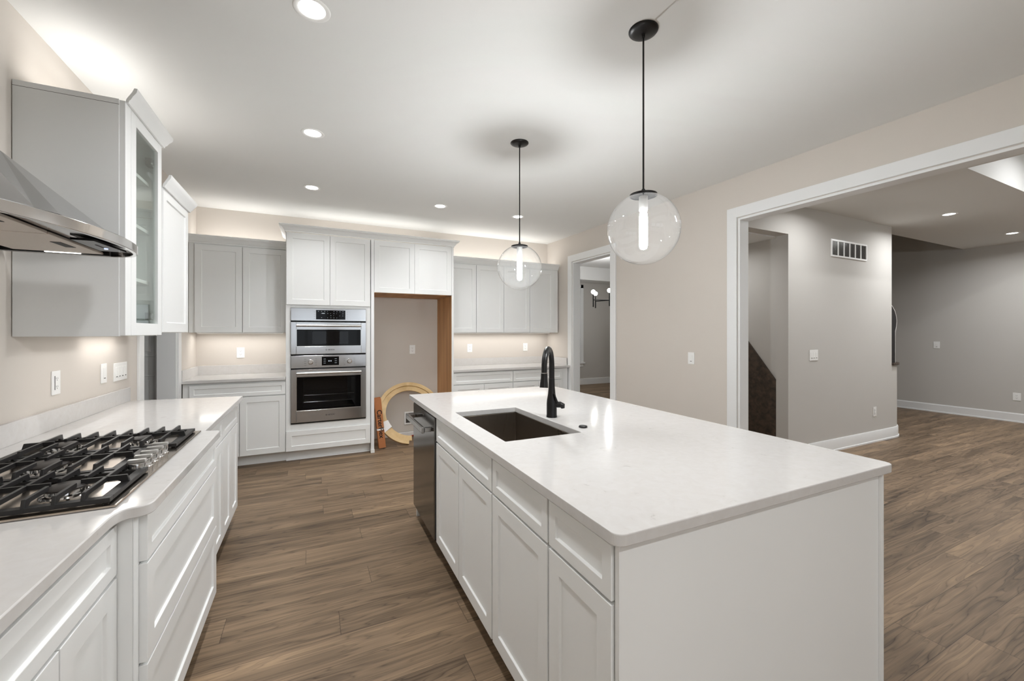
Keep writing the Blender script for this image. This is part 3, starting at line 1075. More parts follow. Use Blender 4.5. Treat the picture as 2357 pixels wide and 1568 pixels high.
grate(-1.000, -0.492, 1.480, 1.770, [(-0.635, 1.625), (-0.875, 1.625)])
grate(-1.000, -0.572, 1.785, 2.075, [(-0.800, 1.930)])
grate(-1.000, -0.492, 2.090, 2.385, [(-0.640, 2.235), (-0.875, 2.235)])

# --- range hood
HB, HT = 1.720, 1.756
t = thing('range_hood', 'stainless chimney range hood with bowed front above the cooktop', 'range hood', (0, 0, 0))
def bow(y):
    return -0.657 - 0.50 * (y - 2.12) ** 2
ys = [1.53 + (2.30 - 1.53) * i / 22 for i in range(23)]
rim = [(XL + 0.003, 1.50), (-0.87, 1.50), (-0.842, 1.508)] + [(bow(y), y) for y in ys]
rim += [(-0.690, 2.345), (-0.712, 2.385), (-0.742, 2.415), (-0.785, 2.436), (XL + 0.003, 2.440)]
def inset(poly, d):
    c = (sum(p[0] for p in poly) / len(poly), sum(p[1] for p in poly) / len(poly))
    out = []
    n = len(poly)
    for i in range(n):
        a, p, b = Vector(poly[i - 1]), Vector(poly[i]), Vector(poly[(i + 1) % n])
        e1, e2 = (p - a).normalized(), (b - p).normalized()
        nn = Vector((-(e1.y + e2.y), e1.x + e2.x))
        nn.normalize()
        q = p + nn * d
        if (Vector(c) - q).length > (Vector(c) - p).length:
            q = p - nn * d
        out.append((max(q.x, XL + 0.003), q.y))
    return out
inner = inset(rim, 0.016)
G().ring_prism(rim, inner, HB, HT).out('rim', 'steel_bright', t, smooth=True, bevel=0.002)
# canopy: facets from the chimney corners down to the rim
g = G()
zc_ = HT + 0.0005
ctop = 2.016
def cv(x, y, z=zc_):
    return g.bm.verts.new((x, y, z))
k0, k1, k2, k3 = cv(XL + 0.003, 1.845, ctop), cv(-0.970, 1.845, ctop), cv(-0.970, 2.055, ctop), cv(XL + 0.003, 2.055, ctop)
w0, r0, r1, r2 = cv(XL + 0.003, 1.515), cv(-0.855, 1.515), cv(-0.738, 1.722), cv(-0.712, 1.786)
r3, r4, w1 = cv(-0.718, 2.330), cv(-0.80, 2.428), cv(XL + 0.003, 2.43)
for f in ([w0, r0, k1, k0], [r0, r1, k1], [r1, k2, k1], [r1, r2, k2], [r2, r3, k2], [r3, r4, k2], [r4, w1, k3, k2], [w1, w0, k0, k3], [k0, k1, k2, k3]):
    g._f(f)
g._f([r4, r3, r2, r1, r0, w0, w1])
can = g.out('canopy', 'steel', t, bevel=0.004)
G().prism(inset(rim, 0.006), HT - 0.006, HT).out('top_plate', 'steel', t)
G().box(XL + 0.003, -0.972, 1.847, 2.053, ctop, H - 0.004).out('chimney', 'steel', t, bevel=0.002)
# underside: control strip with a sloped panel, baffle filters, lamp and the dark channel at the far side
und = inset(rim, 0.0165)
G().prism(und, HT - 0.020, HT - 0.017).out('underside_plate', 'steel_bright', t)
for y0, y1 in ((1.545, 1.965), (1.975, 2.385)):
    f = G().box(-1.09, -0.815, y0, y1, HB + 0.004, HB + 0.014).out('filter', 'filter_mesh', t, bevel=0.002)
    yc = (y0 + y1) / 2
    G().box(-0.875, -0.845, yc - 0.055, yc + 0.055, HB + 0.0025, HB + 0.004).out('filter_handle', 'slot', f)
G().box(XL + 0.010, -0.800, 2.398, 2.420, HB + 0.001, HB + 0.032).out('channel', 'black_metal', t, bevel=0.002)
for x in (-1.10, -0.82):
    for z in (HB + 0.009, HB + 0.025):
        G().lathe([(0, 0), (0.0035, 0), (0.003, 0.002), (0, 0.002)], 10, mat=Matrix.Translation((x, 2.398, z)) @ Matrix.Rotation(R(90), 4, 'X')).out('screw', 'steel_bright', t)
lm = G().box(-1.00, -0.89, 2.388, 2.3965, HB + 0.002, HB + 0.016).out('lamp', 'hood_light', t)
cp = G().prism([(-0.79, 2.045), (-0.725, 2.045), (-0.705, 2.28), (-0.79, 2.28)], HB + 0.0035, HB + 0.012).out('control_panel', 'black_gloss', t, bevel=0.001)
G().lathe([(0, 0), (0.006, 0), (0.006, 0.001), (0, 0.001)], 14, (-0.748, 2.215, HB + 0.002)).out('indicator', 'led_blue', cp)
G().box(-0.752, -0.746, 2.13, 2.19, HB + 0.0025, HB + 0.0034).out('marks', 'slot', cp)

# --- left wall cabinets
UXF = -0.801                                       # carcass front, doors reach -0.78
t = thing('glass_door_cabinet', 'taller wall cabinet with a glass door next to the range hood', 'cabinet', (UXF, 2.505, 0), LR)
gw, gd = 0.520, abs(XL) - abs(UXF) - 0.003
gz0, gz1 = 1.368, 2.465
g = G()
g.box(0, 0.018, 0, gd, gz0, gz1).box(gw - 0.018, gw, 0, gd, gz0, gz1)
g.box(0.018, gw - 0.018, 0, gd, gz0 + 0.016, gz0 + 0.034).box(0.018, gw - 0.018, 0, gd, gz1 - 0.018, gz1)
g.box(0.018, gw - 0.018, gd - 0.012, gd, gz0 + 0.018, gz1 - 0.018)
g.box(0.018, 0.075, 0.0005, 0.019, gz0 + 0.018, gz1 - 0.018)
g.out('body', 'cabinet', t, bevel=0.001)
G().box(0.004, 0.071, -0.021, -0.0003, 1.372, 2.462).out('filler', 'cabinet', t, bevel=0.001)
for z in (1.655, 1.94, 2.21):
    G().box(0.019, gw - 0.019, 0.03, gd - 0.014, z, z + 0.018).out('shelf', 'cabinet', t, bevel=0.001)
dr = G().frame(0.075, gw - 0.002, 1.372, 2.462, 0.062, -0.021, -0.001).out('door', 'cabinet', t, bevel=0.0012)
G().box(0.136, gw - 0.063, -0.010, -0.006, 1.433, 2.407).out('pane', 'glass', dr)
for z in (1.475, 2.335):
    G().box(gw - 0.085, gw - 0.030, 0.002, 0.03, z - 0.02, z + 0.02).lathe([(0, 0), (0.016, 0), (0.016, 0.008), (0, 0.008)], 14, mat=Matrix.Translation((gw - 0.075, 0.004, z)) @ Matrix.Rotation(R(90), 4, 'X')).out('hinge', 'steel_bright', dr)
G().box(-0.0006, 0.0008, -0.0, gd, 2.4395, 2.441).out('side_seam', 'slot', t)
THIN = [(0, 0), (0.010, 0), (0.012, 0.010), (0.019, 0.018), (0.026, 0.034), (0.034, 0.046), (0.040, 0.056), (0.042, 0.074), (0.030, 0.074), (0.022, 0.054), (0.012, 0.036), (0.004, 0.022), (0, 0.012)]
g = G().sweep([(UXF + 0.0225, 2.510, 2.456), (UXF + 0.0225, 3.026, 2.456), (UXF - 0.10, 3.026, 2.456)], THIN)
tag(g.out('crown_moulding', 'cabinet', bevel=0.001, smooth=True), 'crown moulding with an open cut end on the glass door cabinet', 'moulding')
t = thing('wall_cabinet', 'shorter wall cabinet with a solid door beyond the glass one', 'cabinet', (UXF, 3.028, 0), LR)
G().box(0, 0.566, 0, gd, 1.385, 2.245).out('body', 'cabinet', t, bevel=0.0012)
G().shaker(0.002, 0.030, 1.388, 2.236, rail=0.004).out('filler', 'cabinet', t)
G().shaker(0.034, 0.562, 1.388, 2.236).out('door', 'cabinet', t, bevel=0.0012)
g = G().sweep([(UXF + 0.0225, 3.032, 2.230), (UXF + 0.0225, 3.596, 2.230), (XL + 0.01, 3.596, 2.230)], THIN)
tag(g.out('crown_moulding', 'cabinet', bevel=0.001, smooth=True), 'crown moulding on the shorter left wall cabinet', 'moulding')

# ------------------------------------------------------------------ island
IA = R(-0.72)
IX, IY = 0.633, 0.749                               # near left corner of the worktop
MI = Matrix.Translation((IX, IY, 0)) @ Matrix.Rotation(IA, 4, 'Z')
IWd, ILn = 1.250, 2.412
def isl(x, y, z=0.0):
    v = MI @ Vector((x, y, z))
    return (v.x, v.y, v.z)
IR = -math.pi / 2 + IA                              # local x -> towards the camera, local y -> +X (into the island)
FXI = 0.044                                         # carcass front plane inside the slab edge
def island_cab(name, label, ya, yb, fronts, group='island base cabinets', hollow=False):
    """ya > yb: distances along the island from its near end"""
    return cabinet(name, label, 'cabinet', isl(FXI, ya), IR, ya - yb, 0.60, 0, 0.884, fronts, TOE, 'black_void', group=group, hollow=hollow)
island_cab('base_cabinet', 'island sink cabinet, wide false drawer over two doors next to the dishwasher', 1.706, 0.816,
           [('drawer', 0.004, 0.886, 0.728, 0.866), ('door', 0.004, 0.443, 0.118, 0.718), ('door', 0.445, 0.886, 0.118, 0.718)], hollow=True)
island_cab('base_cabinet', 'island base cabinet with one drawer and door, middle of the island side', 0.814, 0.358,
           [('drawer', 0.002, 0.452, 0.728, 0.866), ('door', 0.002, 0.452, 0.118, 0.718)])
island_cab('base_cabinet', 'narrow island base cabinet with one drawer and door at the near end', 0.356, 0.046,
           [('drawer', 0.002, 0.306, 0.728, 0.866), ('door', 0.002, 0.306, 0.118, 0.718)])
t = thing('island_panelling', 'white island back and end panelling facing the viewer', 'panelling', (IX, IY, 0), IA)
g = G()
g.box(0.030, 1.218, 0.030, 0.046, 0.001, 0.884)
g.box(0.646, 1.218, 0.048, 2.375, 0.001, 0.884)
g.box(0.048, 0.644, 2.36, 2.375, 0.001, 0.884)
g.out('panel', 'cabinet', t, bevel=0.001)
G().box(1.2182, 1.226, 0.022, 0.060, 0.001, 0.884).box(1.206, 1.2182, 0.020, 0.0298, 0.001, 0.884).out('corner_strip', 'cabinet', t, bevel=0.001)

# worktop slab with a sink cut-out (built as a frame of rounded outline)
SX0, SX1, SY0, SY1 = 0.107, 0.502, 0.868, 1.592
t = thing('worktop', 'large white quartz island worktop with a sink cut-out', 'worktop', (IX, IY, 0.885), IA)
rr = 0.028
outer = fillet((rr, rr), rr, 180, 270, 7) + fillet((IWd - rr, rr), rr, 270, 360, 7) + fillet((IWd - 0.01, ILn - 0.01), 0.01, 0, 90, 7) + fillet((0.01, ILn - 0.01), 0.01, 90, 180, 7)
hr = 0.006
hole = fillet((SX0 + hr, SY0 + hr), hr, 180, 270, 7) + fillet((SX1 - hr, SY0 + hr), hr, 270, 360, 7) + fillet((SX1 - hr, SY1 - hr), hr, 0, 90, 7) + fillet((SX0 + hr, SY1 - hr), hr, 90, 180, 7)
G().ring_prism(outer, hole, 0, 0.030).out('slab', 'quartz', t, bevel=0.003)
# undermount sink
t = thing('kitchen_sink', 'dark undermount single bowl sink set in the island worktop', 'sink', isl(0, 0, 0), IA)
a0, a1, b0, b1 = SX0 - 0.004, SX1 + 0.004, SY0 - 0.004, SY1 + 0.004
zb, zt = 0.655, 0.8842
g = G()
# bowl: inner faces plus outer shell as one thick-walled box
g.ring_prism([(a0 - 0.012, b0 - 0.012), (a1 + 0.012, b0 - 0.012), (a1 + 0.012, b1 + 0.012), (a0 - 0.012, b1 + 0.012)], [(a0, b0), (a1, b0), (a1, b1), (a0, b1)], zb, zt)
g.box(a0 - 0.012, a1 + 0.012, b0 - 0.012, b1 + 0.012, zb - 0.012, zb)
g.out('bowl', 'sink_steel', t, bevel=0.003)
G().lathe([(0, 0), (0.045, 0), (0.045, 0.002), (0.038, 0.003), (0.030, -0.0), (0, 0.001)], 24, ((a0 + a1) / 2 + 0.05, (b0 + b1) / 2, zb + 0.0005)).out('drain', 'steel_bright', t, smooth=True)

# faucet
FXY = (1.203, 1.974)
t = thing('kitchen_faucet', 'matte black gooseneck pull-down faucet behind the island sink', 'faucet', (FXY[0], FXY[1], 0.915))
G().lathe([(0, 0.0005), (0.030, 0.0005), (0.030, 0.006), (0.0285, 0.012), (0.0285, 0.075), (0.027, 0.095), (0.021, 0.130), (0.0175, 0.170), (0.0165, 0.215), (0, 0.215)], 28).out('body', 'black_metal', t, smooth=True)
u = Vector((-0.69, -0.724, 0))
pts, rad = [], []
for z in (0.205, 0.26, 0.285):
    pts.append(Vector((0, 0, z))); rad.append(0.0155)
RS = 0.090
for a in range(10, 181, 10):
    pts.append(u * (RS - RS * math.cos(R(a))) + Vector((0, 0, 0.285 + RS * 1.08 * math.sin(R(a))))); rad.append(0.0150)
pts.append(u * (2 * RS + 0.002) + Vector((0, 0, 0.262))); rad.append(0.0150)
G().tube(pts, rad, 16).out('spout', 'black_metal', t, smooth=True)
hd0 = u * (2 * RS + 0.002)
hp = [hd0 + Vector((0, 0, 0.261)), hd0 + Vector((0, 0, 0.235)), hd0 + u * 0.003 + Vector((0, 0, 0.21)), hd0 + u * 0.006 + Vector((0, 0, 0.187))]
sh = G().tube(hp, [0.0165, 0.0175, 0.0205, 0.0225], 18).out('spray_head', 'black_metal', t, smooth=True)
G().tube([hd0 + Vector((0, 0, 0.2605)), hd0 + Vector((0, 0, 0.2635))], 0.0172, 18).out('spray_collar', 'steel_bright', t, smooth=True)
v = Vector((0.84, -0.54, 0))
hn = G().tube([v * 0.012 + Vector((0, 0, 0.070)), v * 0.052 + Vector((0, 0, 0.070))], [0.017, 0.017], 18)
hn.tube([v * 0.046 + Vector((0, 0, 0.070)), v * 0.060 + Vector((0, 0, 0.064)), v * 0.062 + Vector((0, 0, 0.05))], [0.0165, 0.0165, 0.010], 16)
hn.out('handle_hub', 'black_metal', t, smooth=True)
G().tube([v * 0.030 + Vector((-0.005, -0.006, 0.082)), v * 0.018 + Vector((-0.010, -0.020, 0.110)), v * 0.010 + Vector((-0.012, -0.022, 0.135))], [0.008, 0.0065, 0.005], 12).out('lever', 'black_metal', t, smooth=True)
t = G().lathe([(0, 0.0005), (0.021, 0.0005), (0.021, 0.006), (0.018, 0.009), (0.0, 0.009)], 28).out('air_switch_button', 'black_metal', smooth=True)
t.location = (1.211, 1.690, 0.915)
tag(t, 'small round black button on the island worktop right of the sink', 'button')

# dishwasher
t = thing('dishwasher', 'black stainless dishwasher with a pocket bar handle in the island end', 'dishwasher', isl(FXI, 2.318), IR)
dwd = 0.604
G().box(0.004, dwd - 0.004, 0.002, 0.58, 0.115, 0.872).out('tub', 'black_metal', t)
G().box(0.0, dwd, -0.030, 0.0, 0.118, 0.868).out('door_panel', 'black_steel', t, bevel=0.004)
G().box(0.01, dwd - 0.01, 0.06, 0.50, 0.001, 0.112).out('toe_panel', 'black_void', t)
G().box(0.0, dwd, -0.026, -0.004, 0.8685, 0.876).out('control_strip', 'black_gloss', t)
G().box(0.055, dwd - 0.055, -0.094, -0.076, 0.765, 0.803).box(0.055, 0.085, -0.076, -0.030, 0.772, 0.798).box(dwd - 0.085, dwd - 0.055, -0.076, -0.030, 0.772, 0.798).out('handle', 'grey_metal', t, bevel=0.004)
G().box(0.30, 0.34, -0.0308, -0.0298, 0.833, 0.841).out('badge', 'grey_metal', t)

# ------------------------------------------------------------------ pendant lamps
def pendant(loc, label, drop_top=H):
    t = thing('pendant_lamp', label, 'pendant lamp', loc, 0, 'clear globe pendants over the island')
    G().lathe([(0, 0.0), (0.066, 0.0), (0.066, -0.004), (0.063, -0.008), (0.045, -0.013), (0.020, -0.017), (0.009, -0.019), (0.0075, -0.034), (0, -0.034)], 32).out('canopy', 'black_metal', t, smooth=True)
    zc = -0.917
    Rg = 0.163
    G().tube([(0, 0, -0.030), (0, 0, zc + Rg + 0.004)], 0.0042, 10).out('cord', 'black_metal', t, smooth=True)
    pr = []
    a0 = 22
    for a in range(0, a0, 3):
        pr.append((max(0.0, (Rg + 0.008) * math.sin(R(a))), zc + (Rg + 0.008) * math.cos(R(a))))
    pr.append(((Rg + 0.0005) * math.sin(R(a0)), zc + (Rg + 0.0005) * math.cos(R(a0))))
    g = G().lathe(pr, 32)
    g.lathe([(0.0085, zc + Rg + 0.002), (0.0085, zc + Rg + 0.018), (0.006, zc + Rg + 0.022), (0, zc + Rg + 0.022)], 16)
    g.out('cap', 'black_metal', t, smooth=True)
    prof = [(Rg * math.sin(R(a)), zc + Rg * math.cos(R(a))) for a in range(17, 180, 4)] + [(0, zc - Rg)]
    gl_ = G().lathe(prof, 56).out('globe', 'globe', t, smooth=True)
    G().lathe([(0, zc + 0.150), (0.020, zc + 0.150), (0.020, zc + 0.088), (0.016, zc + 0.080), (0, zc + 0.080)], 20).out('socket', 'plastic', t, smooth=True)
    bl = G().lathe([(0, zc + 0.080), (0.013, zc + 0.079), (0.016, zc + 0.070), (0.0185, zc + 0.050), (0.0185, zc - 0.075), (0.014, zc - 0.090), (0, zc - 0.096)], 20).out('bulb', 'bulb', t, smooth=True)
    return t
p1 = pendant((1.376, 1.449, H), 'clear glass globe pendant, the nearer and larger looking of two')
copy_tree(p1, (1.373, 2.705, H), 'clear glass globe pendant, the farther one above the sink end')

# ------------------------------------------------------------------ recessed lights
def can_light(loc, label, power, group, spread=165, color=(0.97, 0.985, 1.0)):
    t = thing('recessed_light', label, 'ceiling light', loc, 0, group)
    ring = [(0.054, 0), (0.056, -0.002), (0.070, -0.004), (0.074, -0.002), (0.075, 0.0), (0.054, 0)]
    G().lathe(ring, 40).out('trim_ring', 'plastic', t, smooth=True)
    G().lathe([(0, -0.0005), (0.0535, -0.0005), (0.0535, -0.0002), (0, -0.0002)], 32).out('lens', 'lens', t)
    area_light('lamp', (0, 0, -0.008), 0.10, 0.10, power, shape='DISK', color=color, parent=t, spread=spread)
    return t
kg = 'recessed kitchen ceiling lights'
first = can_light((0, 1.98, H), 'recessed ceiling light nearest the viewer, cut by the top of the photo', W_CAN, kg, 145)
copy_tree(first, (0.005, 3.205, H), 'recessed ceiling light second from the viewer above the aisle')
far = can_light((0.0, 4.41, H), 'recessed ceiling light in front of the oven tower, above the aisle', W_FAR, kg, 118)
copy_tree(far, (1.273, 4.44, H), 'recessed ceiling light in front of the fridge gap')
copy_tree(far, (2.229, 4.436, H), 'recessed ceiling light behind the cord of the farther pendant')
back = can_light((0.0, -1.2, H), 'unseen recessed ceiling light added behind the viewer as fill', W_BACK, kg, 165)  # this one and its copies are added behind the camera for frontal fill
copy_tree(back, (0.9, -1.2, H), 'unseen recessed ceiling light added behind the viewer on the right as fill')
copy_tree(back, (0.0, -2.9, H), 'unseen recessed ceiling light added by the rear windows as fill, left')
copy_tree(back, (0.9, -2.9, H), 'unseen recessed ceiling light added by the rear windows as fill, right')
fh = can_light((6.755, 2.13, H), 'recessed hall ceiling light left of the other one', W_HALL, 'recessed hall ceiling lights')
copy_tree(fh, (8.84, 2.15, H), 'recessed hall ceiling light at the right edge of the photo')
can_light((4.72, 2.12, H), 'recessed hall ceiling light hidden behind the wide opening header', 10.5, 'recessed hall ceiling lights')
copy_tree(fh, (6.0, 0.75, H + 0.42), 'recessed light in the raised hall ceiling bay, left')
copy_tree(fh, (8.0, 0.75, H + 0.42), 'recessed light in the raised hall ceiling bay, right')
can_light((4.12, 3.32, 2.44), 'recessed light in the stairwell ceiling', 4.5, 'recessed hall ceiling lights')
copy_tree(p1, (5.9, -1.7, H + 0.42), 'unseen clear glass globe pendant added in the raised hall ceiling bay')  # both bay pendants are added out of view to brighten the hall ceiling
copy_tree(p1, (7.9, -1.3, H + 0.42), 'second unseen clear glass globe pendant added deeper in the raised hall ceiling bay')

# ------------------------------------------------------------------ light strips under and over the wall cabinets
def strip(loc, length, label, up, power, rotz=0.0, group=None):
    t = thing('light_strip', label, 'light strip', loc, rotz, group)
    G().box(-length / 2, length / 2, -0.042, 0.042, 0, 0.010).out('housing', 'plastic', t)
    z = 0.0102 if up else -0.0012
    G().box(-length / 2 + 0.01, length / 2 - 0.01, -0.038, 0.038, z, z + 0.001).out('diffuser', 'strip_light', t)
    area_light('lamp', (0, 0, 0.016 if up else -0.006), length - 0.04, 0.08, power * length, (math.pi, 0, 0) if up else (0, 0, 0), (1.0, 0.975, 0.94) if not up else (1.0, 0.985, 0.96), parent=t)
    return t
strip((-0.70, 5.44, UB - 0.0105), 0.80, 'warm strip under the wall cabinet left of the ovens', False, W_UNDER, group='under-cabinet strips')
strip((2.45, 5.44, UB - 0.0105), 1.60, 'warm strip under the right back wall cabinets', False, W_UNDER * 0.8, group='under-cabinet strips')
strip((-0.89, 2.765, 1.3735), 0.46, 'warm strip under the glass door cabinet', False, W_UNDER * 0.5, math.pi / 2, group='under-cabinet strips')
strip((-1.05, 3.31, 1.3745), 0.50, 'warm strip under the shorter left wall cabinet', False, W_UNDER * 0.65, math.pi / 2, group='under-cabinet strips')
strip((-0.70, 5.47, UT + 0.0315), 0.84, 'cove strip on top of the wall cabinet left of the ovens', True, W_UP, group='cove strips over the cabinets')
strip((0.66, 5.40, 2.4615), 1.66, 'cove strip on top of the oven tower and fridge surround', True, W_UP * 0.62, group='cove strips over the cabinets')
strip((2.45, 5.47, UT + 0.0315), 1.64, 'cove strip on top of the right back wall cabinets', True, W_UP, group='cove strips over the cabinets')
strip((-1.0, 2.77, 2.4665), 0.46, 'cove strip on top of the glass door cabinet', True, W_UP, math.pi / 2, group='cove strips over the cabinets')
strip((-1.0, 3.31, 2.2465), 0.50, 'cove strip on top of the shorter left wall cabinet', True, W_UP, math.pi / 2, group='cove strips over the cabinets')

# ------------------------------------------------------------------ outlets and switches (local: plate in xz plane, front at -y)
def plate(name, label, cat, loc, rotz, w, h, kind, group=None):
    t = thing(name, label, cat, loc, rotz, group)
    G().box(-w / 2, w / 2, -0.006, -0.0004, -h / 2, h / 2).out('plate', 'plastic', t, bevel=0.002)
    if kind == 'outlet':
        for s_ in (-1, 1):
            r_ = G().box(-0.017, 0.017, -0.0075, -0.006, s_ * 0.020 - 0.014, s_ * 0.020 + 0.014).out('receptacle', 'plastic', t, bevel=0.002)
            z = s_ * 0.020
            G().box(-0.008, -0.006, -0.0079, -0.0074, z - 0.001, z + 0.008).box(0.006, 0.008, -0.0079, -0.0074, z - 0.001, z + 0.007).box(-0.002, 0.002, -0.0079, -0.0074, z - 0.009, z - 0.004).out('slots', 'slot', r_)
    elif kind == 'decora_outlet':
        r_ = G().box(-0.017, 0.017, -0.008, -0.006, -0.034, 0.034).out('receptacle', 'plastic', t, bevel=0.001)
        g = G()
        for z in (-0.022, 0.018):
            g.box(-0.008, -0.006, -0.0084, -0.0079, z, z + 0.008).box(0.006, 0.008, -0.0084, -0.0079, z, z + 0.007).box(-0.002, 0.002, -0.0084, -0.0079, z - 0.007, z - 0.003)
        g.box(-0.0175, -0.017, -0.0083, -0.006, -0.0345, 0.0345)
        g.out('slots', 'slot', r_)
    else:
        n = int(kind)
        for k in range(n):
            x = (k - (n - 1) / 2) * 0.046
            r_ = G().box(x - 0.016, x + 0.016, -0.0085, -0.006, -0.033, 0.033).out('rocker', 'plastic', t, bevel=0.002)
            G().box(x - 0.010, x + 0.010, -0.0090, -0.0084, -0.032, -0.027).out('slider_mark', 'slot', r_)
    return t
og = 'duplex outlets on the back wall'
yb = YW
plate('wall_outlet', 'white duplex outlet under the wall cabinet left of the ovens', 'outlet', (-0.736, yb, 1.156), 0, 0.076, 0.118, 'outlet', og)
plate('wall_outlet', 'white duplex outlet on the bare wall inside the fridge gap', 'outlet', (1.223, yb, 1.158), 0, 0.076, 0.118, 'outlet', og)
plate('wall_outlet', 'white duplex outlet over the back worktop, nearer the fridge gap', 'outlet', (2.046, yb, 1.163), 0, 0.076, 0.118, 'outlet', og)
plate('wall_outlet', 'white duplex outlet over the back worktop, nearer the corner and faucet', 'outlet', (2.950, yb, 1.163), 0, 0.076, 0.118, 'outlet', og)
plate('wall_outlet', 'white rectangular outlet on the left wall behind the cooktop', 'outlet', (XL, 2.838, 1.136), LR, 0.074, 0.118, 'decora_outlet')
plate('light_switch', 'single white switch on the left wall between the outlet and wide switch plate', 'switch', (XL, 3.363, 1.136), LR, 0.074, 0.118, '1')
plate('light_switch', 'wide four-gang white switch plate near the left doorway', 'switch', (XL, 3.607, 1.128), LR, 0.208, 0.118, '4')
RR = -math.pi / 2 + TH
yv = 2.925
plate('light_switch', 'single white switch on the right wall beside the wide opening', 'switch', (rx(yv), yv, 1.130), RR, 0.074, 0.118, '1')
plate('light_switch', 'three-gang white switch plate on the hall wall right of the stair opening', 'switch', (5.098, YH, 1.130), 0, 0.162, 0.120, '3')
plate('wall_outlet', 'small white outlet low on the hall wall near its curved end', 'outlet', (6.432, YH, 0.382), 0, 0.074, 0.118, 'decora_outlet')
plate('light_switch', 'square white switch on the far hall wall', 'switch', (9.8, 3.245, 1.17), -math.pi / 2, 0.080, 0.118, '1')
plate('wall_outlet', 'white outlet low on the far hall wall at the right edge', 'outlet', (9.8, 2.335, 0.395), -math.pi / 2, 0.082, 0.118, 'outlet')

# return air grille
t = thing('air_vent', 'white return air grille with six dark louvred panels high on the hall wall', 'vent', (5.44, YH, 2.275))
vw, vh = 0.79, 0.205
fr = G().frame(0, vw, 0, vh, 0.020, -0.012, -0.0004)
cell = (vw - 0.04) / 6
for k in range(1, 6):
    x = 0.020 + k * cell
    fr.box(x - 0.010, x + 0.010, -0.011, -0.0004, 0.02, vh - 0.02)
fr.out('frame', 'plastic', t, bevel=0.0015)
G().box(0.018, vw - 0.018, -0.003, -0.0003, 0.018, vh - 0.018).out('backing', 'slot', t)
g = G()
for k in range(6):
    for q in range(6):
        x = 0.020 + k * cell + 0.012 + (cell - 0.024) * (q + 0.5) / 6
        g.box(x - 0.0022, x + 0.0022, -0.009, -0.003, 0.02, vh - 0.02)
g.out('louvres', 'grey_metal', t)

# stair end: black sheet coloured as the shaded inside of the arched opening, wooden ledge and stair tread noses
pts = [(6.874, 0.985), (7.025, 0.985), (7.025, 1.40), (7.055, 1.47), (7.065, 1.53), (7.055, 1.59), (7.015, 1.67), (6.95, 1.73), (6.874, 1.77)]
mt = Matrix(((1, 0, 0, 0), (0, 0, 1, 2.735), (0, 1, 0, 0), (0, 0, 0, 1)))
t = thing('arch_shade_sheet', 'dark arched sheet standing in for a shaded opening above the ledge at the curved wall end', 'panel', (0, 0, 0))
G().prism(pts, 0, 0.03, mt).out('sheet', 'ink', t, bevel=0.002)
ed = [(7.0255, 0.985), (7.034, 0.985), (7.034, 1.396), (7.064, 1.466), (7.075, 1.53), (7.064, 1.595), (7.023, 1.678), (6.955, 1.739), (6.874, 1.781), (6.874, 1.7705), (6.9505, 1.7305), (7.0155, 1.6705), (7.0555, 1.5905), (7.0655, 1.53), (7.0555, 1.4695), (7.0255, 1.3995)]
o = G().prism(ed, -0.002, 0.032, mt).out('edge_strip', 'wall_grey', t)
o['label'] = 'thin pale edge strip'
led = [(6.872, 2.685), (6.92, 2.685)] + [(6.92 + 0.525 * math.sin(R(a)), YH + 0.50 - 0.525 * math.cos(R(a))) for a in range(8, 91, 8)] + [(7.445, 3.4), (7.29, 3.4), (7.29, 3.21), (7.18, 2.95), (6.92, 2.835), (6.872, 2.835)]
tag(G().prism(led, 0.956, 0.984).out('wooden_ledge', 'dark_wood', bevel=0.003), 'dark wooden ledge capping the curved hall half wall', 'ledge')
for z, lb in ((0.70, 'upper of two dark stair tread ends past the curved wall'), (0.50, 'lower of two dark stair tread ends past the curved wall')):
    o = G().box(7.442, 7.60, 3.02, 3.35, -0.02, 0.02).out('stair_tread', 'dark_wood', bevel=0.004)
    o.location = (0, 0, z)
    tag(o, lb, 'stair tread', 'dark stair tread ends')

# ------------------------------------------------------------------ things in the fridge gap
# cardboard moulding box leaning on the tower's side panel
t = thing('cardboard_box', 'long narrow brown cardboard box with black lettering leaning in the fridge gap', 'box', (0.716, 5.085, 0.009))
t.rotation_euler = (0, R(-5.6), R(1))
bw_, bd_, bh_ = 0.080, 0.075, 0.590
G().box(0, bw_, 0, bd_, 0, bh_).out('carton', 'cardboard', t, bevel=0.002)
G().box(0.012, bw_ - 0.004, 0.01, bd_ - 0.01, bh_, bh_ + 0.012).out('flap', 'cardboard', t)
xf = Matrix.Translation((bw_ / 2 + 0.002, -0.0008, 0.29)) @ Matrix.Rotation(R(90), 4, 'Y') @ Matrix.Rotation(R(90), 4, 'X')
lettering('CarterFlex', 0.077, 'ink', t, xf, 1.0)
G().box(-0.0006, bw_ + 0.0006, -0.0006, 0.05, 0.215, 0.235).out('tape', 'plastic', t)

# coil of pale arched casing moulding leaning on the wall, cut end on the floor
t = thing('arched_moulding', 'pale wooden ring of arched casing leaning on the fridge gap wall', 'moulding', (1.13, 5.13, 0.003))
Rg = 0.41
tilt = R(29)
mt = Matrix.Rotation(-tilt, 4, 'X')
def ring_sector(r0, r1, y0, y1, a0, a1, n=60):
    g = G()
    rows = []
    for i in range(n + 1):
        a = R(a0 + (a1 - a0) * i / n)
        ca, sa = math.cos(a), math.sin(a)
        rows.append([g.bm.verts.new(mt @ Vector((r * ca, y, Rg + r * sa))) for r, y in ((r0, y0), (r1, y0), (r1, y1), (r0, y1))])
    for a, b in zip(rows, rows[1:]):
        for k in range(4):
            g._f([a[k], a[(k + 1) % 4], b[(k + 1) % 4], b[k]])
    g._f(list(reversed(rows[0])))
    g._f(rows[-1])
    return g
ring_sector(0.300, 0.362, -0.006, 0.014, -62, 268).out('inner_band', 'pale_wood', t, smooth=True)
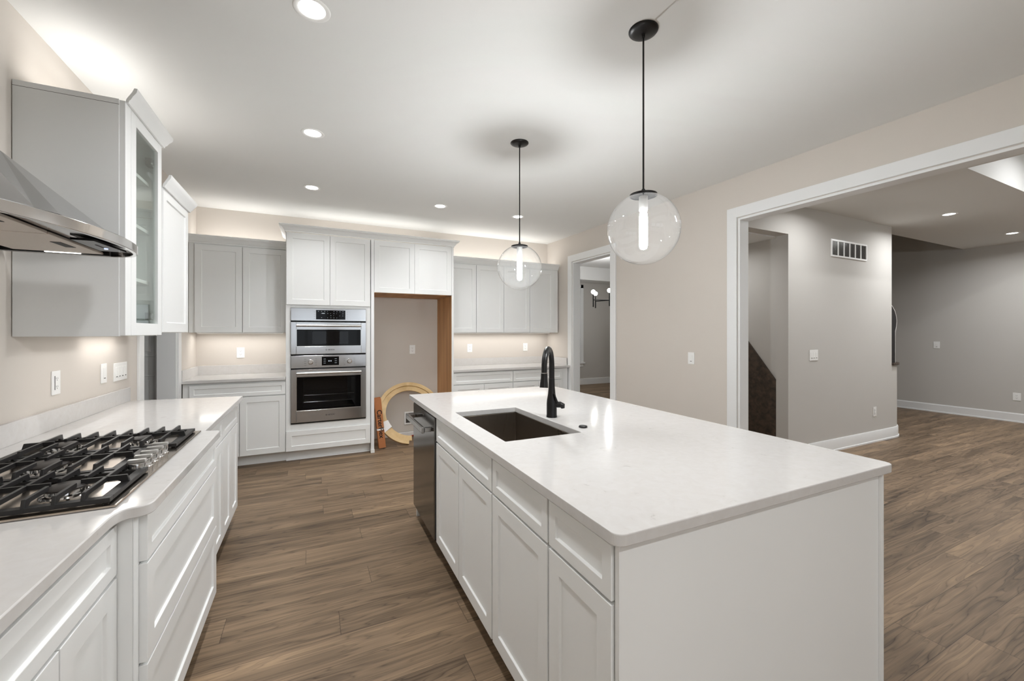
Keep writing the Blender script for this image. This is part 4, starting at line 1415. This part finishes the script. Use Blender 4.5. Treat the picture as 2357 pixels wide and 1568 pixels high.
ring_sector(0.3625, 0.408, -0.024, 0.014, -62, 262).out('outer_band', 'pale_wood', t, smooth=True)
ring_sector(0.294, 0.414, -0.029, 0.018, 196, 215, 8).out('tape_wrap', 'plastic', t, smooth=True)
# water supply box, copper tube and dark scrap board low on the wall
t = thing('water_outlet_box', 'white recessed water supply box low on the fridge gap wall', 'outlet box', (1.19, YW, 0.235))
G().frame(-0.075, 0.075, -0.085, 0.085, 0.020, -0.012, -0.0005).out('frame', 'plastic', t, bevel=0.003)
G().box(-0.054, 0.054, -0.004, -0.0006, -0.064, 0.064).out('recess', 'slot', t)
G().tube([(-0.02, -0.02, -0.02), (0.02, -0.02, -0.02)], 0.011, 10).tube([(0, -0.02, -0.02), (0, -0.004, -0.02)], 0.008, 10).out('valve', 'red', t, smooth=True)
o = G().tube([(0.97, 5.50, 0.012), (1.05, 5.52, 0.012), (1.13, 5.50, 0.012), (1.20, 5.52, 0.014), (1.26, 5.54, 0.012)], 0.010, 10).out('copper_tube', 'red', smooth=True)
tag(o, 'reddish supply tube lying along the fridge gap wall', 'tube')
o = G().box(0.95, 1.50, 5.56, 5.60, 0.001, 0.055).out('scrap_board', 'plastic', bevel=0.002)
tag(o, 'white scrap strip on the floor against the fridge gap wall', 'board')

# ------------------------------------------------------------------ chandelier in the dining room
CHX, CHY, CHZ = 5.66, 6.90, 2.07
t = thing('chandelier', 'black ring chandelier with bare round bulbs seen through the dining doorway', 'chandelier', (CHX, CHY, CHZ))
G().lathe([(0, 0.98), (0.07, 0.98), (0.07, 0.965), (0, 0.955)], 20).tube([(0, 0, 0.96), (0, 0, -0.06)], 0.010, 10).out('stem', 'black_metal', t, smooth=True)
ca = math.atan2(CHY, CHX)
for k in range(6):
    a = math.pi / 2 + yaw * -1 + math.pi / 2 + R(12) + k * math.pi / 3
    dx, dy = math.cos(a), math.sin(a)
    arm = G().tube([(0.008 * dx, 0.008 * dy, 0.0), (0.40 * dx, 0.40 * dy, 0.0)], 0.010, 8)
    arm.tube([(0.40 * dx, 0.40 * dy, -0.15), (0.40 * dx, 0.40 * dy, 0.12)], 0.012, 8)
    ao = arm.out('arm', 'black_metal', t, smooth=True)
    pr = [(0.045 * math.sin(R(x)), 0.165 - 0.045 * math.cos(R(x))) for x in range(0, 181, 15)]
    pr[0] = (0, pr[0][1]); pr[-1] = (0, pr[-1][1])
    G().lathe(pr, 16, (0.40 * dx, 0.40 * dy, 0)).out('bulb', 'bulb_small', ao, smooth=True)
l = bpy.data.lights.new('chandelier_light', 'POINT')
l.energy = W_CHAND * 5
l.shadow_soft_size = 0.07
o = bpy.data.objects.new('chandelier_light', l)
C.objects.link(o)
o.parent = t
o.location = (0, 0, 0.35)
